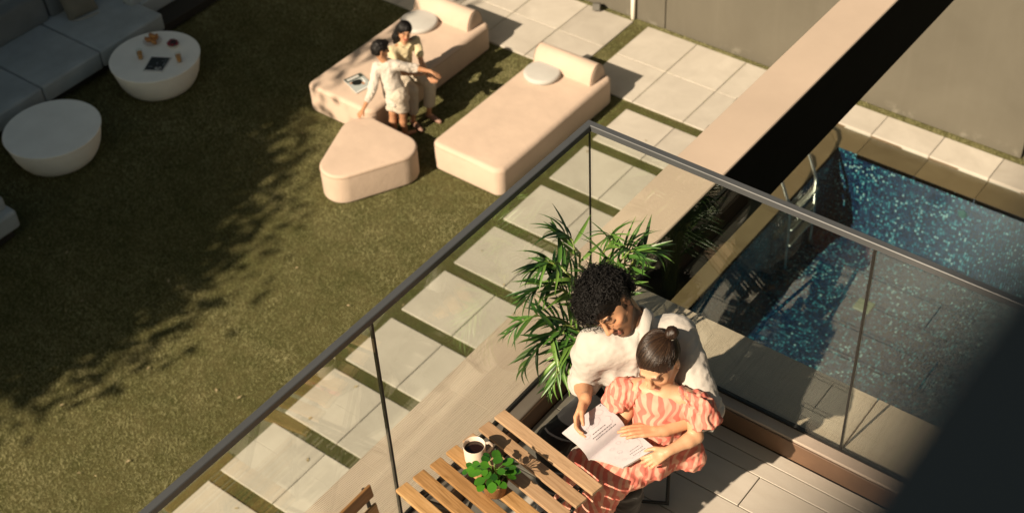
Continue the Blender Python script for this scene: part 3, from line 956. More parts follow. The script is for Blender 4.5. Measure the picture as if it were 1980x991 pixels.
decal('print', PD, [(.62, .40), (.60, .28), (.70, .24), (.76, .32), (.74, .42)], .0095, M_SKINP, md)
decal('print', PD, [(.10, .70), (.12, .58), (.22, .60), (.24, .68)], .0095, M_SKINP, md)
decal('print', PD, [(.76, .28), (.84, .40), (.86, .60), (.78, .72), (.80, .5), (.74, .42)], .0093, M_WHT, md)
decal('print', PD, [(.04, .02), (.96, .02), (.96, .07), (.04, .07)], .0092, M_WHT, md)
# ================================================================== things on the balcony
def m_wood(name, a, b, c_, per=.3, scale=1.0):
    t = NT(name)
    oi = t.new('ShaderNodeObjectInfo')
    v = t.coord()
    cv = t.new('ShaderNodeCombineXYZ'); t.ln(t.math('MULTIPLY', oi.outputs['Random'], 37), cv.inputs[0]); t.ln(t.math('MULTIPLY', oi.outputs['Random'], 11), cv.inputs[1])
    ad = t.new('ShaderNodeVectorMath', operation='ADD'); t.ln(v, ad.inputs[0]); t.ln(cv.outputs[0], ad.inputs[1])
    mp = t.new('ShaderNodeMapping'); mp.inputs['Scale'].default_value = (3 * scale, 42 * scale, 42 * scale); t.ln(ad.outputs[0], mp.inputs[0])
    n = t.noise(mp.outputs[0], 1.6, 6, 0.65, 1.4)
    mp2 = t.new('ShaderNodeMapping'); mp2.inputs['Scale'].default_value = (6 * scale, 240 * scale, 240 * scale); t.ln(ad.outputs[0], mp2.inputs[0])
    n2 = t.noise(mp2.outputs[0], 1.2, 4, 0.7)
    c = t.ramp(n, [(0.28, a), (0.5, b), (0.75, c_)])
    c = t.mix(t.math('MULTIPLY', t.ramp(n2, [(0.5, 0.0), (0.75, 1.0)]), .35), c, tuple(x * .45 for x in a))
    k = t.math('MULTIPLY_ADD', oi.outputs['Random'], 2 * per, 1 - per)
    cc = t.new('ShaderNodeCombineColor')
    t.ln(k, cc.inputs[0]); t.ln(t.math('POWER', k, 1.2), cc.inputs[1]); t.ln(t.math('POWER', k, 1.4), cc.inputs[2])
    c = t.mix(1.0, c, cc.outputs[0], 'MULTIPLY')
    t.base(c); t.set(0.45, spec=0.4)
    t.bump(n2, 0.12, 0.002)
    return t.m
M_WOOD = m_wood('oiled acacia', (0.20, 0.105, 0.036), (0.35, 0.195, 0.076), (0.43, 0.26, 0.12), .28)
M_WOODG = m_wood('weathered acacia', (0.26, 0.16, 0.085), (0.38, 0.245, 0.14), (0.44, 0.30, 0.18), .12)
M_IRON = simple('black powder coat', (0.008, 0.008, 0.0075), 0.42, spec=0.5, var=0.15)
TT = FZ + 0.74
ang = math.atan2(-7.573 + 7.484, 5.997 - 5.455)
bt = empty('bistro_table', (5.678, -7.790, FZ), ang, label='folding wooden slat table with a black frame beside the glass railing', cat='table')
for i, off in enumerate((0.262, 0.176, 0.090, 0.004, -0.082, -0.168, -0.254)):
    o = MB().bbox((0, 0, 0), (0.548, 0.0575, 0.016), .0025, seg=2).build('slat', M_WOODG if i in (0, 1, 2) else M_WOOD, bt)
    o.location = (rnd.uniform(-.003, .003), off, .732)
for sx in (-.20, .20):
    MB().bbox((sx, 0.0, .715), (.022, .55, .016), .003).build('crossbar', M_IRON, bt)
for sx in (-1, 1):
    for a in (-1, 1):
        sharp(MB().tube([(sx * .215, a * .24, .71), (sx * .225, -a * .25, .012)], .009, 8).build('leg', M_IRON, bt), 60)
MB().bbox((0, .245, .04), (.45, .012, .012), .002).build('stretcher', M_IRON, bt)
MB().bbox((0, -.245, .04), (.45, .012, .012), .002).build('stretcher', M_IRON, bt)
# coffee mug
M_CREAM = simple('cream glazed ceramic', (0.72, 0.60, 0.49), 0.28, var=0.03)
M_COF = simple('black coffee', (0.012, 0.005, 0.003), 0.08, spec=0.6)
mu = empty('mug', (5.520, -7.728, FZ + .7405), math.radians(52), label='cream mug of black coffee behind the potted plant on the slat table', cat='mug')
sharp(MB().lathe([(0.034, 0), (0.041, .004), (0.0440, .080), (0.0430, .0825), (0.0405, .080), (0.038, .012), (0.01, .011)], (0, 0, 0), 40).build('cup', M_CREAM, mu), 50)
sharp(MB().lathe([(0.0395, .060), (0.001, .0605)], (0, 0, 0), 40).build('coffee', M_COF, mu), 30)
sharp(MB().tube([(0.041, 0, .075), (0.058, 0, .078), (0.070, 0, .062), (0.068, 0, .042), (0.055, 0, .026), (0.040, 0, .022)], [.006, .0062, .006, .006, .0062, .006], 8).build('handle', M_CREAM, mu), 60)
# potted plant
def m_pleaf(name, a, b, spec=.5, rough=.3):
    t = NT(name)
    oi = t.new('ShaderNodeObjectInfo')
    v = t.coord()
    n = t.noise(v, 40, 4, .6)
    c = t.ramp(t.math('ADD', t.math('MULTIPLY', oi.outputs['Random'], .7), t.math('MULTIPLY', n, .4)), [(0.1, a), (0.95, b)])
    t.base(c); t.set(rough, spec=spec)
    return t.m
M_PLEAF = m_pleaf('glossy leaf', (0.010, 0.055, 0.005), (0.060, 0.19, 0.014), .6, .22)
pp = empty('potted_plant', (5.680, -7.808, FZ + .7405), label='small round leaved plant in a woven basket pot on the slat table', cat='plant')
def m_basket():
    t = NT('woven basket'); v = t.coord('Object', (1, 1, 1))
    n = t.noise(v, 60, 4, .7, 2.0)
    t.base(t.ramp(n, [(.3, (.20, .085, .022)), (.7, (.42, .21, .070))])); t.set(.7)
    t.bump(n, .8, .01); return t.m
sharp(MB().lathe([(0.036, 0), (0.042, .003), (0.052, .068), (0.0545, .072), (0.0505, .073), (0.048, .060), (0.002, .060)], (0, 0, 0), 36).build('basket_pot', m_basket(), pp), 60)
sharp(MB().lathe([(0.048, .0612), (0.002, .064)], (0, 0, 0), 20).build('soil', M_SOIL, pp), 60)
def round_leaf(r, cup=.12):
    V = [(0, 0, 0)]; F = []; n = 14
    for ring in (.5, 1.0):
        for k in range(n):
            a = 2 * math.pi * k / n
            q = r * ring * (1 - .16 * (1 + math.cos(a - math.pi)) / 2 * (1 if abs(a - math.pi) > .3 else .2)) * (1.12 if abs(a) < .3 or abs(a - 2 * math.pi) < .3 else 1)
            V.append((q * math.cos(a) + r * .9, q * math.sin(a) * .88, cup * r * ring * ring * (1 + .5 * math.cos(2 * a)) - .25 * r * (ring * math.cos(a)) ** 2 * .6))
    for k in range(n):
        F.append((0, 1 + k, 1 + (k + 1) % n)); F.append((1 + k, 1 + n + k, 1 + n + (k + 1) % n, 1 + (k + 1) % n))
    V[0] = (r * .9, 0, 0)
    return V, F
leafm = []
for r_ in (.015, .019, .0235):
    V, F = round_leaf(r_)
    o = mesh('leaf', V, F, M_PLEAF, pp, True); leafm.append(o.data); bpy.data.objects.remove(o)
spec_leaf = [(200, .10, 2, -.1), (235, .055, 2, .0), (262, .06, 2, .25), (300, .05, 2, .2), (330, .065, 1, .2), (10, .075, 1, .2), (40, .06, 2, .2), (75, .07, 2, -.1), (105, .075, 1, .1), (130, .06, 2, .25), (160, .06, 1, .2), (180, .09, 1, .05), (190, .115, 0, 0.0), (172, .118, 0, .1), (210, .125, 0, -.1), (90, .02, 2, .55), (200, .02, 1, .55), (320, .03, 1, .5), (145, .09, 0, .3), (60, .095, 1, -.05), (20, .05, 0, .45), (280, .03, 1, .4), (225, .085, 1, .15), (250, .03, 0, .5), (115, .04, 1, .4)]
spec_leaf += [(a_ * 37 % 360, .03 + .06 * ((a_ * 29) % 17) / 17, (a_ % 3), .3 - .03 * (a_ % 9)) for a_ in range(1, 12)]
stems = MB()
for (a, d, k, tl) in spec_leaf:
    a = math.radians(a + rnd.uniform(-8, 8)); d *= rnd.uniform(.85, 1.15)
    z = .085 + .075 * (1 - d / .13) + rnd.uniform(-.012, .015)
    o = link('leaf', leafm[k], pp)
    o.location = (d * .75 * math.cos(a), d * .75 * math.sin(a), z)
    o.rotation_euler = (rnd.uniform(-.35, .35), -tl * .7 + .25 + rnd.uniform(-.25, .25), a + rnd.uniform(-.4, .4))
    stems.tube([(.012 * math.cos(a), .012 * math.sin(a), .062), (d * .4 * math.cos(a), d * .4 * math.sin(a), z * .8 + .02), (d * .75 * math.cos(a), d * .75 * math.sin(a), z)], .0013, 5)
stems.build('stems', simple('green stem', (.10, .20, .03), .5), pp, kind='stuff')
# folding chair facing the table, its back showing at the bottom edge
def folding_chair(name, loc, rz, label, back=True):
    T_ = empty(name, loc, rz, label=label, cat='chair')
    for i, y in enumerate((-.17, -.10, -.03, .04, .11, .18)):
        o = MB().bbox((0, 0, 0), (.36, .055, .014), .0025).build('seat_slat', M_WOOD, T_); o.location = (0, y, .447)
    for sx in (-1, 1):
        sharp(MB().tube([(sx * .19, .20, .012), (sx * .19, .06, .26), (sx * .19, -.19, .435)], .0085, 8).build('leg', M_IRON, T_), 60)
        sharp(MB().tube([(sx * .175, -.19, .012), (sx * .175, .10, .33), (sx * .175, .205, .44), (sx * .175, .265, .82)] if back else [(sx * .175, -.19, .012), (sx * .175, .10, .33), (sx * .175, .20, .44)], .0085, 8).build('leg', M_IRON, T_), 60)
    sharp(MB().tube([(-.19, .19, .02), (.19, .19, .02)], .008, 8).build('stretcher', M_IRON, T_), 60)
    sharp(MB().tube([(-.175, -.185, .02), (.175, -.185, .02)], .008, 8).build('stretcher', M_IRON, T_), 60)
    for z, y in ((.80, .258), (.70, .243)) if back else ():
        o = MB().bbox((0, 0, 0), (.40, .012, .062), .0025).build('back_slat', M_WOOD, T_); o.location = (0, y - .008, z); o.rotation_euler = (-.16, 0, 0)
    return T_
folding_chair('folding_chair', (5.575, -8.31, FZ), math.radians(90), 'wooden slat folding chair cut off by the bottom edge, left of the table')
folding_chair('folding_chair', (5.715, -6.925, FZ), math.radians(30), 'folding stool with thin black legs under the man', False)
# ================================================================== people: distance-field bodies meshed with surface nets
def nrm(v): v = np.asarray(v, float); return v / (np.linalg.norm(v) + 1e-12)
A3 = lambda *v: np.array(v, float)
class Field:
    def __init__(s): s.p = []
    def cone(s, a, b, ra, rb, k=.012): s.p.append(('c', np.asarray(a, float), np.asarray(b, float), ra, rb, k)); return s
    def chain(s, pts, rs, k=.012):
        for i in range(len(pts) - 1): s.cone(pts[i], pts[i + 1], rs[i], rs[i + 1], k)
        return s
    def ell(s, c, r, axes=None, k=.012, sub=False):
        s.p.append(('e', np.asarray(c, float), np.asarray(r, float), np.eye(3) if axes is None else np.column_stack(axes), sub, k)); return s
    def cut(s, p, n): s.p.append(('h', np.asarray(p, float), nrm(n), 0, 0, 0)); return s
    def cutin(s, p, n, c, rad): s.p.append(('hl', np.asarray(p, float), nrm(n), np.asarray(c, float), rad, 0)); return s
    def noise(s, fn): s.p.append(('n', fn, 0, 0, 0, 0)); return s
    def bounds(s):
        lo = np.full(3, 1e9); hi = -lo
        for q in s.p:
            if q[0] == 'c':
                for a, r in ((q[1], q[3]), (q[2], q[4])): lo = np.minimum(lo, a - r); hi = np.maximum(hi, a + r)
            elif q[0] == 'e' and not q[4]:
                r = q[2].max(); lo = np.minimum(lo, q[1] - r); hi = np.maximum(hi, q[1] + r)
        return lo - .03, hi + .03
    def mesh(s, h):
        lo, hi = s.bounds()
        dims = np.ceil((hi - lo) / h).astype(int) + 1
        ax = [lo[i] + h * np.arange(dims[i]) for i in range(3)]
        D = np.full(dims, .2, np.float32)
        for q in s.p:
            if q[0] in ('c', 'e'):
                if q[0] == 'c':
                    m = .02 + q[5]
                    l = np.minimum(q[1] - q[3], q[2] - q[4]) - m; u = np.maximum(q[1] + q[3], q[2] + q[4]) + m
                else:
                    R_ = np.abs(q[3] * q[2]).sum(1); m = .02 + q[5]
                    l = q[1] - R_ - m; u = q[1] + R_ + m
                i0 = np.clip(np.floor((l - lo) / h).astype(int), 0, dims - 1); i1 = np.clip(np.ceil((u - lo) / h).astype(int) + 1, 1, dims)
                sl = tuple(slice(a, b) for a, b in zip(i0, i1))
                X = ax[0][sl[0]][:, None, None]; Y = ax[1][sl[1]][None, :, None]; Z = ax[2][sl[2]][None, None, :]
                if q[0] == 'c':
                    a, b = q[1], q[2]; d = b - a; L = d @ d + 1e-12
                    t = np.clip(((X - a[0]) * d[0] + (Y - a[1]) * d[1] + (Z - a[2]) * d[2]) / L, 0, 1)
                    e = np.sqrt((X - a[0] - t * d[0]) ** 2 + (Y - a[1] - t * d[1]) ** 2 + (Z - a[2] - t * d[2]) ** 2) - (q[3] + (q[4] - q[3]) * t)
                else:
                    c, r, M = q[1], q[2], q[3]
                    w_ = [((X - c[0]) * M[0, j] + (Y - c[1]) * M[1, j] + (Z - c[2]) * M[2, j]) for j in range(3)]
                    k0 = np.sqrt(sum((w_[j] / r[j]) ** 2 for j in range(3))); k1 = np.sqrt(sum((w_[j] / r[j] ** 2) ** 2 for j in range(3))) + 1e-9
                    e = k0 * (k0 - 1) / k1
                B = D[sl]; k = max(q[5], 1e-5)
                if q[0] == 'e' and q[4]:
                    hh = np.maximum(k - np.abs(-B + 0 - e) * 0 - np.abs(B + e), 0) / k
                    D[sl] = np.maximum(B, -e) + hh * hh * k * .25
                else:
                    hh = np.maximum(k - np.abs(B - e), 0) / k
                    D[sl] = np.minimum(B, e) - hh * hh * k * .25
            else:
                X, Y, Z = np.meshgrid(*ax, indexing='ij', sparse=True)
                if q[0] == 'h':
                    e = (X - q[1][0]) * q[2][0] + (Y - q[1][1]) * q[2][1] + (Z - q[1][2]) * q[2][2]
                    D = np.maximum(D, e).astype(np.float32)
                elif q[0] == 'hl':
                    e = (X - q[1][0]) * q[2][0] + (Y - q[1][1]) * q[2][1] + (Z - q[1][2]) * q[2][2]
                    in_ = (X - q[3][0]) ** 2 + (Y - q[3][1]) ** 2 + (Z - q[3][2]) ** 2 < q[4] ** 2
                    D = np.where(in_, np.maximum(D, e), D).astype(np.float32)
                elif q[0] == 'n':
                    D = (D + q[1](X, Y, Z)).astype(np.float32)
        return snet(D, lo, h)
def snet(D, lo, h):
    S = D < 0
    n = D.shape
    c = S[:-1, :-1, :-1].astype(np.int8)
    tot = np.zeros([x - 1 for x in n], np.int8)
    offs = [(i, j, k) for i in (0, 1) for j in (0, 1) for k in (0, 1)]
    def sub(a, o): return a[o[0]:n[0] - 1 + o[0], o[1]:n[1] - 1 + o[1], o[2]:n[2] - 1 + o[2]]
    for o in offs: tot += sub(S, o)
    act = np.argwhere((tot > 0) & (tot < 8))
    idx = np.full(tot.shape, -1, np.int32); idx[tuple(act.T)] = np.arange(len(act))
    cv = np.stack([D[act[:, 0] + o[0], act[:, 1] + o[1], act[:, 2] + o[2]] for o in offs], 1)
    P = np.zeros((len(act), 3)); cnt = np.zeros(len(act))
    for a in range(8):
        for b in range(a + 1, 8):
            oa, ob = np.array(offs[a]), np.array(offs[b])
            if np.abs(oa - ob).sum() != 1: continue
            va, vb = cv[:, a], cv[:, b]
            m = (va < 0) != (vb < 0)
            t = np.where(m, va / np.where(m, va - vb, 1), 0)
            P += np.where(m[:, None], oa + (ob - oa) * t[:, None], 0); cnt += m
    P = (act + P / cnt[:, None]) * h + lo
    Q = []
    for d in range(3):
        e = [0, 0, 0]; e[d] = 1
        A_ = S[tuple(slice(0, n[i] - e[i]) for i in range(3))]; B_ = S[tuple(slice(e[i], n[i]) for i in range(3))]
        x = np.argwhere(A_ != B_)
        o1, o2 = [(1, 2), (2, 0), (0, 1)][d]
        x = x[(x[:, o1] > 0) & (x[:, o2] > 0) & (x[:, o1] < n[o1] - 1) & (x[:, o2] < n[o2] - 1)]
        f = A_[tuple(x.T)]
        def g(da, db):
            y = x.copy(); y[:, o1] += da; y[:, o2] += db
            return idx[tuple(y.T)]
        q = np.stack([g(-1, -1), g(0, -1), g(0, 0), g(-1, 0)], 1)
        q = np.where(f[:, None], q, q[:, ::-1])
        Q.append(q)
    return P, np.concatenate(Q)
def vnorm(P, Q):
    a = P[Q[:, 2]] - P[Q[:, 0]]; b = P[Q[:, 3]] - P[Q[:, 1]]
    n = np.cross(a, b); N = np.zeros_like(P)
    for k in range(4): np.add.at(N, Q[:, k], n)
    return N / (np.linalg.norm(N, axis=1)[:, None] + 1e-12)
def relax(P, Q, it=2, lam=.5):
    for _ in range(it):
        S_ = np.zeros_like(P); C_ = np.zeros(len(P))
        for k in range(4):
            for o in (1, 3):
                np.add.at(S_, Q[:, k], P[Q[:, (k + o) % 4]]); np.add.at(C_, Q[:, k], 1)
        P = P + lam * (S_ / C_[:, None] - P)
    return P
def folds(P, amp, f, seed, dirs=None):
    """ridged cloth folds"""
    r = np.random.RandomState(seed)
    w1 = noise3(P, f * .6, seed + 1) * 1.6
    s = 0
    for k in range(5):
        d = nrm(r.normal(size=3)) if dirs is None else nrm(np.asarray(dirs[k % len(dirs)]) + r.normal(0, .25, 3))
        s = s + (1 - np.abs(np.sin(P @ d * f * (1.3 ** k) + w1 * (1 + .4 * k) + r.uniform(0, 6))) * 2) / (1.3 ** k)
    return s * amp * .4
def skin(F_, h, name, mat, parent, it=2, disp=None, col=None, origin=None, **kw):
    P, Q = F_.mesh(h)
    P = relax(P, Q, it)
    if disp is not None:
        P = P + vnorm(P, Q) * disp(P)[:, None]
    C_ = col(P) if col is not None else None
    o = fast_mesh(name, P - (origin if origin is not None else 0), Q, mat, parent, True, 4, cols=C_, **kw)
    return o

def head(F_, C, fw, lf, up, s=1.0, k=.010, nose=1.0, jaw=1.0):
    L = lambda a, b, c: C + s * (a * fw + b * lf + c * up)
    ax = (fw, lf, up)
    F_.ell(L(-.012, 0, .028), A3(.098, .077, .088) * s, ax, k)
    F_.ell(L(.028, 0, -.030), A3(.062, .060, .080) * s, ax, .02 * s)
    F_.ell(L(.064, 0, -.100 * jaw), A3(.022, .026, .018) * s, ax, .022 * s)
    for b in (-1, 1):
        F_.cone(L(-.005, b * .056, -.052), L(.060, b * .018, -.098 * jaw), .017 * s, .015 * s, .022 * s)
        F_.ell(L(.060, b * .040, -.022), A3(.020, .019, .016) * s, ax, .018 * s)
        F_.ell(L(.100, b * .031, .004), A3(.020, .017, .012) * s, ax, .010 * s, True)
        F_.ell(L(.079, b * .031, .004), A3(.0125, .0145, .0105) * s, ax, .004 * s)
        F_.ell(L(-.008, b * .0785, -.006), A3(.017, .0075, .031) * s, ax, .006 * s)
        F_.ell(L(.002, b * .0865, -.004), A3(.009, .006, .017) * s, ax, .004 * s, True)
        F_.ell(L(.103, b * .0125, -.029), A3(.010, .0075, .008) * s, ax, .006 * s)
    F_.cone(L(.086, -.034, .026), L(.086, .034, .026), .011 * s, .011 * s, .014 * s)
    F_.cone(L(.090, 0, .016), L(.090 + .024 * nose, 0, -.024), .0075 * s, .0105 * s, .010 * s)
    F_.cone(L(.086, -.016, -.060), L(.086, .016, -.060), .0075 * s, .0075 * s, .007 * s)
    F_.cone(L(.086, -.014, -.072), L(.086, .014, -.072), .0085 * s, .0085 * s, .006 * s)
    F_.ell(L(.099, 0, -.066), A3(.012, .022, .0018) * s, ax, .003 * s, True)
def face_tint(P, C, fw, lf, up, s, base, brow=(.02, .012, .008), lip=(.36, .13, .09), beard=None, smile=0.0):
    q = (P - C) / s
    x, y, z = q @ fw, q @ lf, q @ up
    col = np.tile(np.array(base), (len(P), 1))
    near = (np.abs(x) < .16) & (np.abs(y) < .11) & (np.abs(z) < .15)
    def blend(m, c):
        m = np.clip(m, 0, 1)[:, None] * near[:, None]
        col[:] = col * (1 - m) + np.array(c) * m
    ay = np.abs(y)
    blend(np.exp(-(((ay - .042) / .022) ** 2 + ((z + .022) / .022) ** 2)) * (x > .02) * .35, (base[0] * 1.12, base[1] * .80, base[2] * .72))
    if beard is not None:
        m = ((z < -.040 - .25 * np.maximum(0, x - .05)) & (x > -.025)).astype(float)
        m *= np.clip((.110 - x + .0) / .012, 0, 1) * (1 - np.exp(-((ay / .014) ** 2 + ((z + .046) / .008) ** 2)) * .7)
        m = np.maximum(m * .80, ((x < .022) & (x > -.02) & (z < .01) & (ay > .045)) * .9)
        cheek = np.exp(-(((x - .06) / .03) ** 2 + ((z + .045) / .02) ** 2 + ((ay - .045) / .02) ** 2)); m = m * (1 - .8 * cheek)
        blend(m, beard)
        blend((np.abs(z + .053) < .007) * (x > .080) * (ay < .03) * .85, beard)
    zl = -.066 + smile * (ay / .022) ** 2 * .012
    blend(((np.abs(z - zl) < .0125) & (x > .076) & (ay < .0215 + smile * .008)) * .8, lip)
    blend((np.abs(z - zl) < .0022) & (x > .074) & (ay < .020 + smile * .008), (.06, .02, .015))
    arch = .0305 - .25 * (ay - .034) ** 2 / .034
    blend((np.abs(z - arch) < .0062) & (ay > .013) & (ay < .053) & (x > .06), brow)
    blend((np.abs(z + .003 + .10 * (ay - .031) ** 2 / .03) < .0035) & (ay > .016) & (ay < .046) & (x > .06), (.015, .008, .006))
    blend((np.abs(ay - .010) < .005) & (np.abs(z + .036) < .004) & (x > .095), (base[0] * .35, base[1] * .25, base[2] * .2))
    return col
def hand(F_, w_, d, nl, th, s=1.0, curl=(.35, .5, .4), spread=.10, k=.004, thumb=(.55, .35), tc=1.0):
    """w_ wrist, d towards the fingers, nl palm normal (side the fingers close to), th side of the thumb"""
    d, nl = nrm(d), nrm(nl); nl = nrm(nl - d * (nl @ d)); th = nrm(th - d * (th @ d) - nl * (nrm(th) @ nl))
    lens = [(.040, .024, .019), (.045, .028, .021), (.041, .026, .020), (.032, .020, .018)]
    bx_ = (.026, .009, -.009, -.026)
    F_.cone(w_ - d * .01 * s, w_ + d * .030 * s, .021 * s, .022 * s, .010)
    for i in range(4):
        kn = w_ + s * (d * (.086 - .004 * abs(i - 1)) + th * bx_[i])
        F_.cone(w_ + s * (d * .018 + th * bx_[i] * .62), kn, .0125 * s, .0105 * s, .006)
        p = kn; a = 0.0
        dd = nrm(d + th * (spread * (1.5 - i)))
        for j, L in enumerate(lens[i]):
            a += curl[j]
            q = p + s * L * (dd * math.cos(a) + nl * math.sin(a))
            F_.cone(p, q, (.0093 - .0008 * j) * s * (.9 if i == 3 else 1), (.0087 - .0009 * j) * s * (.9 if i == 3 else 1), k)
            p = q
    b0 = w_ + s * (d * .022 + th * .020 + nl * .004)
    b1 = b0 + s * .042 * nrm(d * .75 + th * thumb[0] + nl * thumb[1])
    b2 = b1 + s * .031 * nrm(d * .95 + th * thumb[0] * .45 * tc + nl * thumb[1] * 1.1)
    b3 = b2 + s * .025 * nrm(d * 1.0 + th * thumb[0] * .2 * tc + nl * thumb[1] * 1.3)
    F_.cone(b0, b1, .0155 * s, .0120 * s, .008).cone(b1, b2, .0112 * s, .0100 * s, .004).cone(b2, b3, .0098 * s, .0080 * s, .004)
def arm(F_, sh, el, wr, s=1.0, r=(.046, .040, .030, .0235)):
    m = el + (wr - el) * .28
    F_.cone(sh, el, r[0] * s, r[1] * s * .93, .02).cone(el, m, r[1] * s * .93, r[1] * s * .98, .015).cone(m, wr, r[1] * s * .98, r[3] * s, .012)

def m_skin(name, rough=.5):
    t = NT(name)
    at = t.new('ShaderNodeVertexColor', layer_name='Col')
    v = t.coord()
    n = t.noise(v, 90, 4, .6)
    c = t.mix(t.math('MULTIPLY', n, .16), at.outputs[0], (.25, .09, .05))
    t.base(c); t.set(rough, spec=.4)
    t.b.inputs['Subsurface Weight'].default_value = .08
    t.b.inputs['Subsurface Radius'].default_value = (.012, .005, .003)
    t.bump(t.noise(v, 260, 3), .06, .002)
    return t.m
M_SKIN = m_skin('skin')
def m_hair(name, col, gloss=.35, scale=(1, 1, 1)):
    t = NT(name)
    v = t.coord('Object', scale)
    n = t.noise(v, 150, 3, .6)
    t.base(t.ramp(n, [(.35, tuple(x * .6 for x in col)), (.7, tuple(x * 1.5 for x in col))]))
    t.set(gloss, spec=.3)
    t.bump(n, .35, .004)
    return t.m
M_HAIRB = m_hair('black hair', (.0040, .0030, .0024), .55)
M_HAIRG = m_hair('dark brown hair', (.020, .010, .006), .42)
def cloth(name, col, var=.05, weave=500, wr=.12, rough=.85):
    return m_fabric(name, col, var, weave, rough, wr)
M_LINEN = cloth('off white linen', (.47, .435, .395), wr=.3)
M_LINENC = cloth('white cotton', (.54, .49, .43), wr=.2)
M_TROUS = cloth('black cloth', (.010, .0095, .010))
def strands(name, roots, dirs, fn, n_seg, r0, r1, m, parent, ns=4, **kw):
    b_V = []; b_F = []
    return None

# ------------------------------------------------------------------ the man
Z0 = np.array([0, 0, FZ])
fM = nrm(A3(.50, -.866, 0)); lM = A3(.866, .50, 0)
sL, sR = A3(5.935, -6.925, 1.005) + Z0, A3(5.675, -7.150, .985) + Z0
sC = (sL + sR) / 2
pel = A3(5.735, -6.925, .535) + Z0
hL, hR = pel + lM * .088, pel - lM * .088
eL, wL = A3(6.150, -7.055, .800) + Z0, A3(6.058, -7.222, .785) + Z0
eR, wR = A3(5.635, -7.165, .745) + Z0, A3(5.742, -7.300, .835) + Z0
kR, kL = A3(5.600, -7.330, .515) + Z0, A3(5.955, -7.320, .490) + Z0
aR, aL = A3(5.640, -7.430, .095) + Z0, A3(5.900, -7.235, .10) + Z0
yaw, pit, rol = map(math.radians, (-68, 17, 38))
fw = A3(math.cos(pit) * math.cos(yaw), math.cos(pit) * math.sin(yaw), -math.sin(pit))
l0 = A3(-math.sin(yaw), math.cos(yaw), 0); u0 = np.cross(fw, l0)
lf = l0 * math.cos(rol) + u0 * math.sin(rol); up = np.cross(fw, lf)
HC = A3(5.713, -7.082, 1.165) + Z0
HMAN = (HC, fw, lf, up, 1.0)
SK_M = (.52, .28, .155)
B = Field()
nb = sC + A3(0, .02, .035)
chest = sC * .62 + pel * .38
B.cone(pel + lM * .05, pel - lM * .05, .095, .095, .03).cone(pel, chest, .10, .115, .05).cone(sL - lM * .06 - A3(0, 0, .03), sR + lM * .06 - A3(0, 0, .03), .052, .052, .05)
B.cone(nb, HC - up * .055 - fw * .030, .054, .052, .03)
head(B, HC, fw, lf, up, 1.0, nose=1.05, jaw=1.02)
arm(B, sL, eL, wL); arm(B, sR, eR, wR)
# right hand holds the outer edge of the left page, thumb on top
hand(B, wR, A3(.10, -.72, -.60), A3(.85, .05, .10), A3(.25, -.45, .85), .95, (.45, .60, .45), .05, thumb=(.55, .55))
# left hand lies across the girl's lap on the book
hand(B, wL, A3(-.80, -.58, .02), A3(.0, -.10, -1), A3(-.4, .75, .1), .98, (.10, .14, .12), .03, thumb=(.35, .05))
B.chain([hL, kL, aL], [.070, .050, .034], .02).chain([hR, kR, aR], [.070, .050, .034], .02)
man = skin(B, .0048, 'person', M_SKIN, None, 1, None, lambda P: face_tint(P, *HMAN, SK_M, beard=(.020, .011, .007)),
           label='man in a white linen shirt with black curly hair bending over a book', cat='person', kind=None)
# nail-less knuckle ring and tattoo stay out; shirt
S_ = Field()
S_.cone(pel + lM * .06 + Z0 * 0 + A3(0, 0, .02), pel - lM * .06 + A3(0, 0, .02), .118, .118, .04)
S_.cone(pel + A3(0, 0, .03), chest, .125, .140, .07)
S_.cone(chest + lM * .065, chest - lM * .065, .118, .118, .06)
S_.cone(sL - lM * .055 - A3(0, 0, .02), sR + lM * .055 - A3(0, 0, .02), .090, .090, .06)
S_.cone(sL, eL, .074, .074, .03).cone(eL, eL + (wL - eL) * .20, .072, .062, .02)
S_.cone(sR, eR, .074, .068, .03).cone(eR, eR + (wR - eR) * .22, .064, .056, .02)
S_.cone(sC + A3(0, .02, .0), nb + A3(0, .01, .02), .095, .064, .03)
nk = HC - up * .05 - fw * .03
S_.cutin(nb + nrm(nk - nb) * .040, nrm(nk - nb), nb + nrm(nk - nb) * .075, .078)
def shirt_d(P):
    d = folds(P, .009, 13, 21, [tuple(lM), tuple(lM + A3(0, 0, .35)), tuple(lM - A3(0, 0, .45)), tuple(fM + A3(0, 0, .3))]) + folds(P, .0025, 45, 23)
    for e, s_ in ((eL, sL), (eR, sR)):
        w_ = np.exp(-(np.linalg.norm(P - e, axis=1) / .10) ** 2)
        d = d + folds(P, .008, 34, 5, [nrm(e - s_)]) * w_
    wl = np.exp(-((P[:, 2] - pel[2] - .05) / .10) ** 2)
    d = d + folds(P, .010, 26, 9, [(.2, .2, 1)]) * wl
    t = (P - sC) @ lM
    front = (P - chest) @ fM > .02
    d = d + np.where(front, .0035 * np.exp(-((t - .0) / .016) ** 2), 0)
    d = d + np.where(front & (np.abs(t - .017) < .004), -.004, 0)
    return d
skin(S_, .0065, 'shirt', M_LINEN, man, 1, shirt_d)
